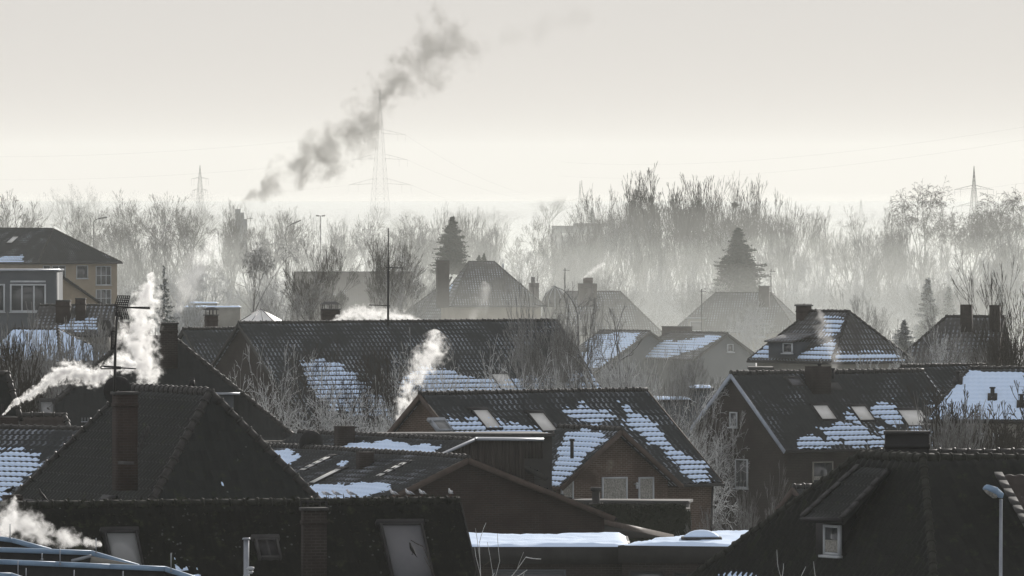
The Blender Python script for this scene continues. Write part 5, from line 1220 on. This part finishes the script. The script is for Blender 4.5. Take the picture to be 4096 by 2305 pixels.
MB().loft([ringb(.28, .08, .11), ringb(.4, .11, .15), ringb(.75, .11, .1), ringb(.97, .07, .05)]).build('lamp_cover', M['curtain'], T)
for x, y0, y1, hx, hy, Y, lb in ((93.6, 219, 260, 107, 217.2, 1250, 'curved street lamp above the beige apartment house roof'), (286, 226, 262, 301, 220.3, 1260, 'slanting street lamp head among the bare trees left of the floodlight mast')):
    T = thing('street_lamp', lb, 'street lamp', at(x, 300, Y)); MB().path([at(x, 300, Y), at(x, y0 + 3, Y), at(x + 2, y0 + .5, Y), at(x + 6, y0 - .5 if hx - x < 14 else y0 - 2, Y)], .06, 6).build('pole', M['lead'], T)
    v = at(hx, hy, Y) - at(x + 5, y0 - .4 if hx - x < 14 else y0 - 1.6, Y); c = at(hx, hy, Y) - v / 2; MB().box(c, v / 2, (0, .15, 0), v.cross(Vector((0, 1, 0))).normalized() * .12).build('lamp_head', M['lead'], T)
T = thing('floodlight_mast', 'floodlight mast with a pair of lamp heads above the bare trees', 'floodlight mast', at(320.6, 300, 1300)); MB().tube(at(320.6, 300, 1300), at(320.6, 215.5, 1300), .08, n=6).build('mast', M['lead'], T)
for s in (-1, 1): MB().box(at(320.6 + s * 2.8, 215.8, 1300), (.32, 0, .04 * s), (0, .3, 0), (0, 0, .12)).build('lamp_head', M['lead'], T)
# pylons
def pylon(x, top, base, Y, wb, arms, label, r=.08, r2=.045, wt=.0, brk=14):
    P0 = at(x, base, Y); Pt = at(x, top, Y); k = Pt.y / F; T = thing('pylon', label, 'pylon', P0, 'high voltage pylons in the haze')
    h = Pt.z - P0.z; hb = wb / 2 * k; mb = MB(); am = min(a[0] for a in arms); hz_ = at(x, am, Y).z - P0.z
    def hw(z): return hb + (hb * .32 - hb) * min(1, z / hz_) if z < hz_ else hb * .32 * max(.05, 1 - (z - hz_) / (h - hz_))
    zs = [h * (i / brk) ** .9 for i in range(brk + 1)]; ca, sa = math.cos(.35), math.sin(.35)
    def cor(z, i): w = hw(z); sx, sy = ((1, 1), (-1, 1), (-1, -1), (1, -1))[i]; return P0 + Vector((w * (sx * ca - sy * sa), w * (sx * sa + sy * ca), z))
    for z0, z1 in zip(zs[:-1], zs[1:]):
        for i in range(4):
            mb.tube(cor(z0, i), cor(z1, i), r, n=4, cap=False); j = (i + 1) % 4
            mb.tube(cor(z0, i), cor(z1, j), r2, n=3, cap=False); mb.tube(cor(z0, j), cor(z1, i), r2, n=3, cap=False); mb.tube(cor(z1, i), cor(z1, j), r2, n=3, cap=False)
    mb.build('tower', M['cable'], T)
    ends = []
    for ya, hwid in arms:
        mb = MB(); c = at(x, ya, Y); z = c.z - P0.z; W = hwid * k
        for s in (-1, 1):
            e = c + Vector((s * W * ca, s * W * sa, -.15 * W * .3)); ends.append(e)
            for i in (0, 1, 2, 3):
                q = cor(z, i)
                if (q - P0).dot(Vector((s, 0, 0))) > 0: mb.tube(q, e, r2 * 1.3, n=4); q2 = cor(z + .16 * W, i); mb.tube(q2, e, r2 * 1.2, n=3); 
            for f in (.35, .65): a = c.lerp(e, f); mb.tube(a, a + Z * (.16 * W * (1 - f)), r2, n=3)
            for f in (.7, 1.0): a = c.lerp(e, f); mb.tube(a, a - Z * 2.6 * k / .38, r2, n=3)
        mb.build('crossarm', M['cable'], T)
    return ends
e1 = pylon(380, 89, 222, 3400, 17, ((133.5, 27), (158.5, 29), (183.5, 33)), 'large lattice pylon half hidden behind the dark smoke', r=.04, r2=.022)
e2 = pylon(974, 166, 232, 2300, 10, ((188.6, 21), (205.5, 19)), 'lattice pylon right of the tall birches', r=.07, r2=.035)
e3 = pylon(200, 165, 215, 4200, 8, ((178.5, 9), (190, 8)), 'faint small pylon left of the smoking chimney', r=.07, r2=.035)
e4 = pylon(580, 181, 224, 5000, 7, ((200, 11), (210, 8)), 'very faint pylon behind the flat roofed building', r=.06, r2=.03)
e5 = pylon(861, 199, 222, 5200, 5, ((206, 5),), 'tiny faint pylon right of the big spruce, left one of two', r=.07, r2=.03)
e6 = pylon(891, 196, 222, 4800, 6, ((203, 6),), 'tiny faint pylon right of the big spruce, right one of two', r=.07, r2=.03)
def wire(a, b_, sag, label):
    mb = MB(); pts = [a.lerp(b_, t) - Z * (4 * sag * t * (1 - t)) for t in np.linspace(0, 1, 25)]; mb.path(pts, .018, 3)
    solo('power_line', mb, M['cable'], label, 'power line', 'power lines in the sky')
far_l = [at(-200, y, 3800) for y in (150, 172, 196)]; names = ('top', 'middle', 'bottom')
for i in range(3):
    wire(e1[2 * i], far_l[i], 6, 'faint power line from the %s crossarm of the large pylon towards the left edge' % names[i])
    wire(e1[2 * i + 1], e4[min(3, i)] , 7, 'faint power line from the %s crossarm of the large pylon towards the faint flat building' % names[i])
for i, (y0, x1, y1) in enumerate(((128, 1030, 92), (142, 1030, 105), (176, 1030, 148))):
    wire(at(560, y0 + 34, 4600), at(x1, y1 + 34, 2700), 6, 'faint power line crossing the bright sky at the right, %s of three' % ('highest', 'middle', 'lowest')[i])
# ---------------------------------------------------------------- birds
def bird(name, label, foot, heading, L, mats, beak='beak', group=None, fat=1.0, hunch=0.0, legs=True):
    """foot: standing point; heading: unit direction of the head; L: body length"""
    T = thing(name, label, 'bird', foot, group); hd = Vector(heading).normalized(); sd_ = hd.cross(Z).normalized()
    b = foot + Z * L * .20
    def P(f, z, s=0): return b + hd * L * f + Z * L * z + sd_ * L * s
    prof = [(-.50, .02, .012, .006), (-.40, .05, .045, .018), (-.28, .09, .075, .05), (-.12, .13, .115, .10), (.04, .17, .13, .12), (.16, .22, .115, .115), (.235, .29 - hunch, .075, .08), (.27, .36 - hunch, .062, .064), (.295, .41 - hunch, .066, .066), (.32, .45 - hunch, .055, .05), (.335, .475 - hunch, .02, .02)]
    rings = []
    for i, (f, z, w, h) in enumerate(prof):
        t0 = prof[max(0, i - 1)]; t1 = prof[min(len(prof) - 1, i + 1)]; tn = (hd * (t1[0] - t0[0]) + Z * (t1[1] - t0[1])).normalized(); up = sd_.cross(tn).normalized(); up = up if up.dot(Z) > -.2 else -up
        rings.append([P(f, z) + sd_ * L * w * fat * math.cos(t) + up * L * h * fat * math.sin(t) for t in np.linspace(0, 2 * math.pi, 12, endpoint=False)])
    MB().loft(rings).build('body', M[mats[0]], T, smooth=True)
    for s in (-1, 1):
        wr = []
        for f, z, h in ((.14, .24, .03), (.05, .22, .085), (-.1, .17, .09), (-.28, .10, .05), (-.46, .05, .02), (-.58, .02, .006)):
            w = (.12 if f > -.2 else .075 if f > -.4 else .03) * fat
            c = P(f, z, s * w); wr.append([c + Z * L * h, c + sd_ * s * L * .025, c - Z * L * h * .7, c - sd_ * s * L * .01])
        MB().loft(wr).build('wing', M[mats[1]], T, smooth=True)
    bk = MB(); bk.tube(P(.34, .415 - hunch), P(.44, .395 - hunch), L * .022, L * .006, 6); bk.build('beak', M[beak], T)
    for s in (-1, 1): MB().tube(P(.345 - .03, .43 - hunch, s * .055), P(.315, .43 - hunch, s * .062), L * .012, n=6).build('eye', M['feather_black'], T)
    if legs:
        for s in (-1, 1):
            mb = MB(); mb.tube(P(.0, .1, s * .04), P(.01, -.2, s * .045), L * .013, n=5); mb.tube(P(.01, -.195, s * .045), P(.09, -.195, s * .05), L * .014, n=5); mb.build('leg', M[beak], T)
    return T
Yg = 314.5
def rz(x): e = (x - 512) / F; t = (e * moss.A.y - moss.A.x) / (moss.d.x - e * moss.d.y); return moss.A + moss.d * t + Z * .14
GL = [(326.5, (-.9, -.2, 0), 'gull bending forward behind the chimney rail, leftmost of the gulls', .14), (336.5, (-.95, -.25, 0), 'gull standing right of the chimney rail, facing left', .06), (351, (-1, -.1, 0), 'gull with a raised head, third from the left on the mossy ridge', 0),
      (393.5, (-.75, -.65, 0), 'pale blue gull on the mossy ridge, left one of the close trio', 0), (409, (-.8, -.55, 0), 'pale blue gull on the mossy ridge, middle one of the close trio', 0), (422, (-.6, -.75, 0), 'gull with a dark wing tip, right one of the close trio', .03), (450.5, (-.35, -.9, 0), 'gull standing alone near the right end of the mossy ridge', 0)]
for x, hd, lb, hu in GL:
    f = rz(x); bird('gull', lb, f, hd, .37, ('feather_white', 'feather_grey'), group='gulls on the mossy ridge', hunch=hu, fat=1.1)
bird('crow', 'black crow perched on the low black chimney at the left edge', at(9, 495.5, 317) , (.8, -.3, 0), .42, ('feather_black', 'feather_black'), 'feather_black', 'crows')
f = rz(43); f.z += .0; bird('crow', 'black crow on the mossy ridge near the left edge', f, (-.8, -.1, .5), .4, ('feather_black', 'feather_black'), 'feather_black', 'crows', hunch=-.05)
bird('starling', 'dark bird perched on the sapling before the tall roof window', at(412.5, 555, 290), (-.6, -.3, .75), .36, ('feather_black', 'feather_black'), 'feather_black', fat=1.1)
# ================================================================ smoke and steam: soft volumes along a curved axis
def plume(name, label, cat, pts, Y, dens, color, axis='X', nscale=1.0, aniso=0.3, thr=0.0, flat=1.0, seed=0.0, amp=1.3, step=None, soft=.75, fmax=6.0, fade=0):
    """pts: (px, py, radius px) along the plume; the hull is a tapering tube"""
    k = at(0, 0, Y).y / F; P = [at(x, y, Y) for x, y, r in pts]; Rr = [r * k for x, y, r in pts]
    org = P[0].copy(); T = None
    # hull
    tt = np.linspace(0, len(pts) - 1, (len(pts) - 1) * 5 + 1); rings = []
    xs = np.array([(p - org)[0] for p in P]); zs = np.array([(p - org)[2] for p in P]); rs = np.array(Rr)
    X = np.interp(tt, range(len(pts)), xs); Zc = np.interp(tt, range(len(pts)), zs); R = np.interp(tt, range(len(pts)), rs) * 1.12
    ends0, ends1 = R[0] * .8, R[-1] * .8
    if axis == 'X': ax = Vector((1, 0, 0)); e2 = Vector((0, 0, 1)); main, sec = X, Zc
    else: ax = Vector((0, 0, 1)); e2 = Vector((1, 0, 0)); main, sec = Zc, X
    sgn = 1 if main[-1] > main[0] else -1
    M_ = np.concatenate([[main[0] - sgn * ends0, main[0] - sgn * ends0 * .6], main, [main[-1] + sgn * ends1 * .6, main[-1] + sgn * ends1]]); S_ = np.concatenate([[sec[0]] * 2, sec, [sec[-1]] * 2]); RR = np.concatenate([[R[0] * .1, R[0] * .7], R, [R[-1] * .7, R[-1] * .1]])
    for m_, s_, r_ in zip(M_, S_, RR): rings.append([org + ax * m_ + e2 * (s_ + r_ * math.cos(t)) + Vector((0, 1, 0)) * r_ * math.sin(t) for t in np.linspace(0, 2 * math.pi, 16, endpoint=False)[::(-1 if (axis == 'X') == (sgn > 0) else 1)]])
    mb = MB().loft(rings); o = mb.build(name, None); me = o.data
    co = np.zeros(len(me.vertices) * 3, np.float32); me.vertices.foreach_get('co', co); co = co.reshape(-1, 3) - np.array(org); me.vertices.foreach_set('co', co.astype(np.float32).ravel()); me.update(); o.location = org
    m = bpy.data.materials.new(name + ' volume'); m.use_nodes = True; ns, ls = m.node_tree.nodes, m.node_tree.links; ns.clear()
    tc = ns.new('ShaderNodeTexCoord').outputs['Object']
    nz = nd(ns, ls, 'ShaderNodeTexNoise', {'Vector': nd(ns, ls, 'ShaderNodeMapping', {'Vector': tc, 'Location': (seed, seed * .7, 0)}).outputs[0], 'Scale': nscale / max(rs), 'Detail': 5.0, 'Roughness': .62, 'Distortion': .35})
    sp = nd(ns, ls, 'ShaderNodeSeparateXYZ', {0: tc}); mv = sp.outputs[0] if axis == 'X' else sp.outputs[2]; sv = sp.outputs[2] if axis == 'X' else sp.outputs[0]
    lo, hi = min(M_), max(M_); f = nd(ns, ls, 'ShaderNodeMapRange', {0: mv, 1: lo, 2: hi}).outputs[0]
    def curve(vals, a, b_):
        c = ns.new('ShaderNodeFloatCurve'); cu = c.mapping.curves[0]; order = np.argsort(M_); mm = (M_[order] - lo) / (hi - lo); vv = (np.array(vals)[order] - a) / (b_ - a + 1e-9)
        keep = [0]
        for i in range(1, len(mm)):
            if mm[i] - mm[keep[-1]] > .006: keep.append(i)
        keep = keep[::max(1, len(keep) // 24)] + [keep[-1]]; keep = sorted(set(keep)); mm, vv = mm[keep], vv[keep]
        cu.points[0].location = (mm[0], vv[0]); cu.points[1].location = (mm[-1], vv[-1])
        for x, y in list(zip(mm, vv))[1:-1]: cu.points.new(float(x), float(y))
        c.mapping.update(); ls.new(f, c.inputs['Value']); return ma(ns, ls, 'MULTIPLY_ADD', c.outputs[0], float(b_ - a), float(a))
    sc = curve(S_, min(S_), max(S_) + 1e-3); rc = curve(RR, 0, max(RR))
    dx = ma(ns, ls, 'SUBTRACT', sv, sc); d2 = ma(ns, ls, 'ADD', ma(ns, ls, 'MULTIPLY', dx, dx), ma(ns, ls, 'MULTIPLY', sp.outputs[1], sp.outputs[1]))
    q = ma(ns, ls, 'DIVIDE', ma(ns, ls, 'SQRT', d2), rc)
    v = ma(ns, ls, 'SUBTRACT', ma(ns, ls, 'MULTIPLY_ADD', ma(ns, ls, 'SUBTRACT', nz.outputs[0], .5), amp * 2.4, .72 - thr), q)
    dn = ma(ns, ls, 'MULTIPLY', ma(ns, ls, 'MULTIPLY', ramp01(ns, ls, v, 0.0, soft), dens), ma(ns, ls, 'MINIMUM', ma(ns, ls, 'POWER', ma(ns, ls, 'DIVIDE', float(max(RR)), rc), .8), fmax))
    if fade: dn = ma(ns, ls, 'MULTIPLY', dn, ma(ns, ls, 'SUBTRACT', 1.0, ramp01(ns, ls, f, fade, .97)))
    pv = nd(ns, ls, 'ShaderNodeVolumePrincipled', {'Color': (*color, 1), 'Anisotropy': aniso, 'Density': dn})
    ls.new(pv.outputs[0], nd(ns, ls, 'ShaderNodeOutputMaterial').inputs['Volume'])
    if step: m.cycles.volume_step_rate = step
    me.materials.clear(); me.materials.append(m)
    return tag(o, label, cat)
W_ = (.99, .99, .98)
plume('smoke_plume', 'dark grey smoke column billowing to the right from the stepped chimney', 'smoke', [(241, 206, 8), (247, 196, 15), (260, 184, 20), (285, 172, 22), (310, 158, 29), (335, 146, 37), (355, 132, 44), (375, 110, 48), (392, 88, 36), (408, 66, 40), (428, 50, 50), (446, 46, 46), (462, 46, 42), (474, 44, 34)], 1600, .17, (.3, .29, .27), nscale=2.3, seed=3.1, amp=1.7, thr=.12, fade=.72)
plume('smoke_plume', 'barely visible smoke wisps at the top right of the torn cloud', 'smoke', [(490, 50, 20), (505, 40, 26), (540, 30, 34), (570, 25, 34), (590, 20, 20)], 1300, .03, (.3, .29, .27), nscale=1.4, seed=5.5, amp=1.2, thr=.2)
plume('steam_plume', 'thick white steam streaming right from the brick chimney at the left edge', 'steam', [(3, 415, 1.5), (12, 405, 4), (26, 397, 6), (41, 387, 8), (52, 378, 11), (64, 372, 13), (80, 373, 13), (95, 378, 12), (106, 372, 12), (118, 362, 13), (128, 365, 10)], 436, 9.0, W_, nscale=2.8, aniso=.5, seed=1.2, amp=1.25)
plume('steam_plume', 'white steam rising behind the aerial mast and before the sooty chimney', 'steam', [(150, 388, 8), (146, 372, 20), (140, 352, 24), (136, 336, 24), (142, 318, 22), (147, 300, 18), (148, 290, 15), (152, 280, 9)], 470, 3.2, W_, axis='Z', nscale=2.6, aniso=.5, seed=4.2, amp=1.5, thr=.08)
plume('steam_plume', 'pale thin steam drifting above the sparse spruce', 'steam', [(176, 320, 12), (184, 295, 22), (194, 275, 26), (204, 255, 24), (212, 242, 14)], 800, .16, W_, axis='Z', nscale=1.8, aniso=.4, seed=7.2, amp=1.2, thr=.05)
plume('steam_plume', 'white steam rising before the frosted tree crown in the centre', 'steam', [(396, 438, 3), (400, 428, 8), (406, 415, 11), (405, 400, 11), (410, 388, 12), (420, 372, 19), (430, 356, 22), (434, 343, 16)], 500, 1.6, W_, axis='Z', nscale=2.8, aniso=.5, seed=2.2, amp=1.5, thr=.05)
plume('steam_plume', 'white steam creeping along behind the long dark ridge', 'steam', [(330, 324, 3), (340, 318, 7), (354, 313, 10), (370, 314, 11), (388, 316, 11), (404, 319, 10), (420, 322, 6)], 735, 1.6, W_, nscale=2.4, aniso=.5, seed=6.2, amp=1.2)
plume('steam_plume', 'bright steam cloud in the bottom left corner before the mossy roof', 'steam', [(-8, 530, 22), (4, 528, 26), (18, 522, 24), (34, 528, 20), (52, 536, 14), (75, 540, 12), (95, 545, 8)], 303, 3.0, W_, nscale=2.2, aniso=.4, seed=8.8, amp=1.3, thr=.08)
plume('steam_plume', 'bright steam wisp rising before the black chimney at the left edge', 'steam', [(8, 526, 12), (10, 515, 12), (13, 505, 8), (15, 499, 4)], 309, 3.0, W_, axis='Z', nscale=2.2, aniso=.4, seed=8.1, amp=1.2)
plume('steam_plume', 'small steam wisp from the two step chimney beside the ribbed dome', 'steam', [(583, 278, 2), (590, 273, 4), (597, 268, 5), (603, 264, 3)], 890, .8, W_, nscale=2.2, aniso=.4, seed=3.8)
plume('steam_plume', 'thin steam veil before the snow of the misty hipped house', 'steam', [(836, 366, 10), (832, 350, 14), (826, 335, 15), (822, 322, 12), (820, 312, 6)], 690, .35, W_, axis='Z', nscale=1.8, aniso=.4, seed=5.8, thr=.1)
plume('steam_plume', 'faint steam before the wall of the central hipped house', 'steam', [(470, 322, 10), (480, 305, 16), (484, 292, 12)], 860, .12, W_, axis='Z', nscale=1.6, aniso=.4, seed=1.8, thr=.1)
# ---------------------------------------------------------------- air
mb = MB(); mb.hexa([Vector((x, y, z)) for z in (-12, 70) for x, y in ((-2950, -60), (2950, -60), (2950, 13900), (-2950, 13900))])
hz = mb.build('haze', None); m = bpy.data.materials.new('winter haze'); m.use_nodes = True; m.node_tree.nodes.clear()
pv = m.node_tree.nodes.new('ShaderNodeVolumePrincipled'); pv.inputs['Color'].default_value = (0.93, 0.96, 0.915, 1)
pv.inputs['Density'].default_value = HAZE_DENS; pv.inputs['Anisotropy'].default_value = 0.35
mo = m.node_tree.nodes.new('ShaderNodeOutputMaterial'); m.node_tree.links.new(pv.outputs[0], mo.inputs['Volume'])
def mist(top, dens, fp, nm):                 # low fog lying in the dip behind the village
    mb = MB(); nf = len(fp)
    mb.poly([Vector((x, y, -11)) for x, y in fp][::-1]); mb.poly([Vector((x, y, top)) for x, y in fp])
    for k in range(nf): (x0, y0), (x1, y1) = fp[k], fp[(k + 1) % nf]; mb.poly([Vector((x0, y0, -11)), Vector((x1, y1, -11)), Vector((x1, y1, top)), Vector((x0, y0, top))])
    gm = mb.build('haze', None); m2 = m.copy(); m2.name = nm; m2.node_tree.nodes[pv.name].inputs['Density'].default_value = dens
    gm.data.materials.clear(); gm.data.materials.append(m2); tag(gm, kind='stuff')
mist(9, 0.0004, [(-2390, 1250), (-30, 1250), (-4, 640), (60, 555), (2390, 555), (2390, 3000), (-2390, 3000)], 'low valley mist')
mist(16, 0.00014, [(-2395, 1300), (-32, 1300), (0, 700), (62, 575), (2395, 575), (2395, 3100), (-2395, 3100)], 'thin valley mist')
hz.data.materials.clear(); hz.data.materials.append(m); tag(hz, kind='stuff')
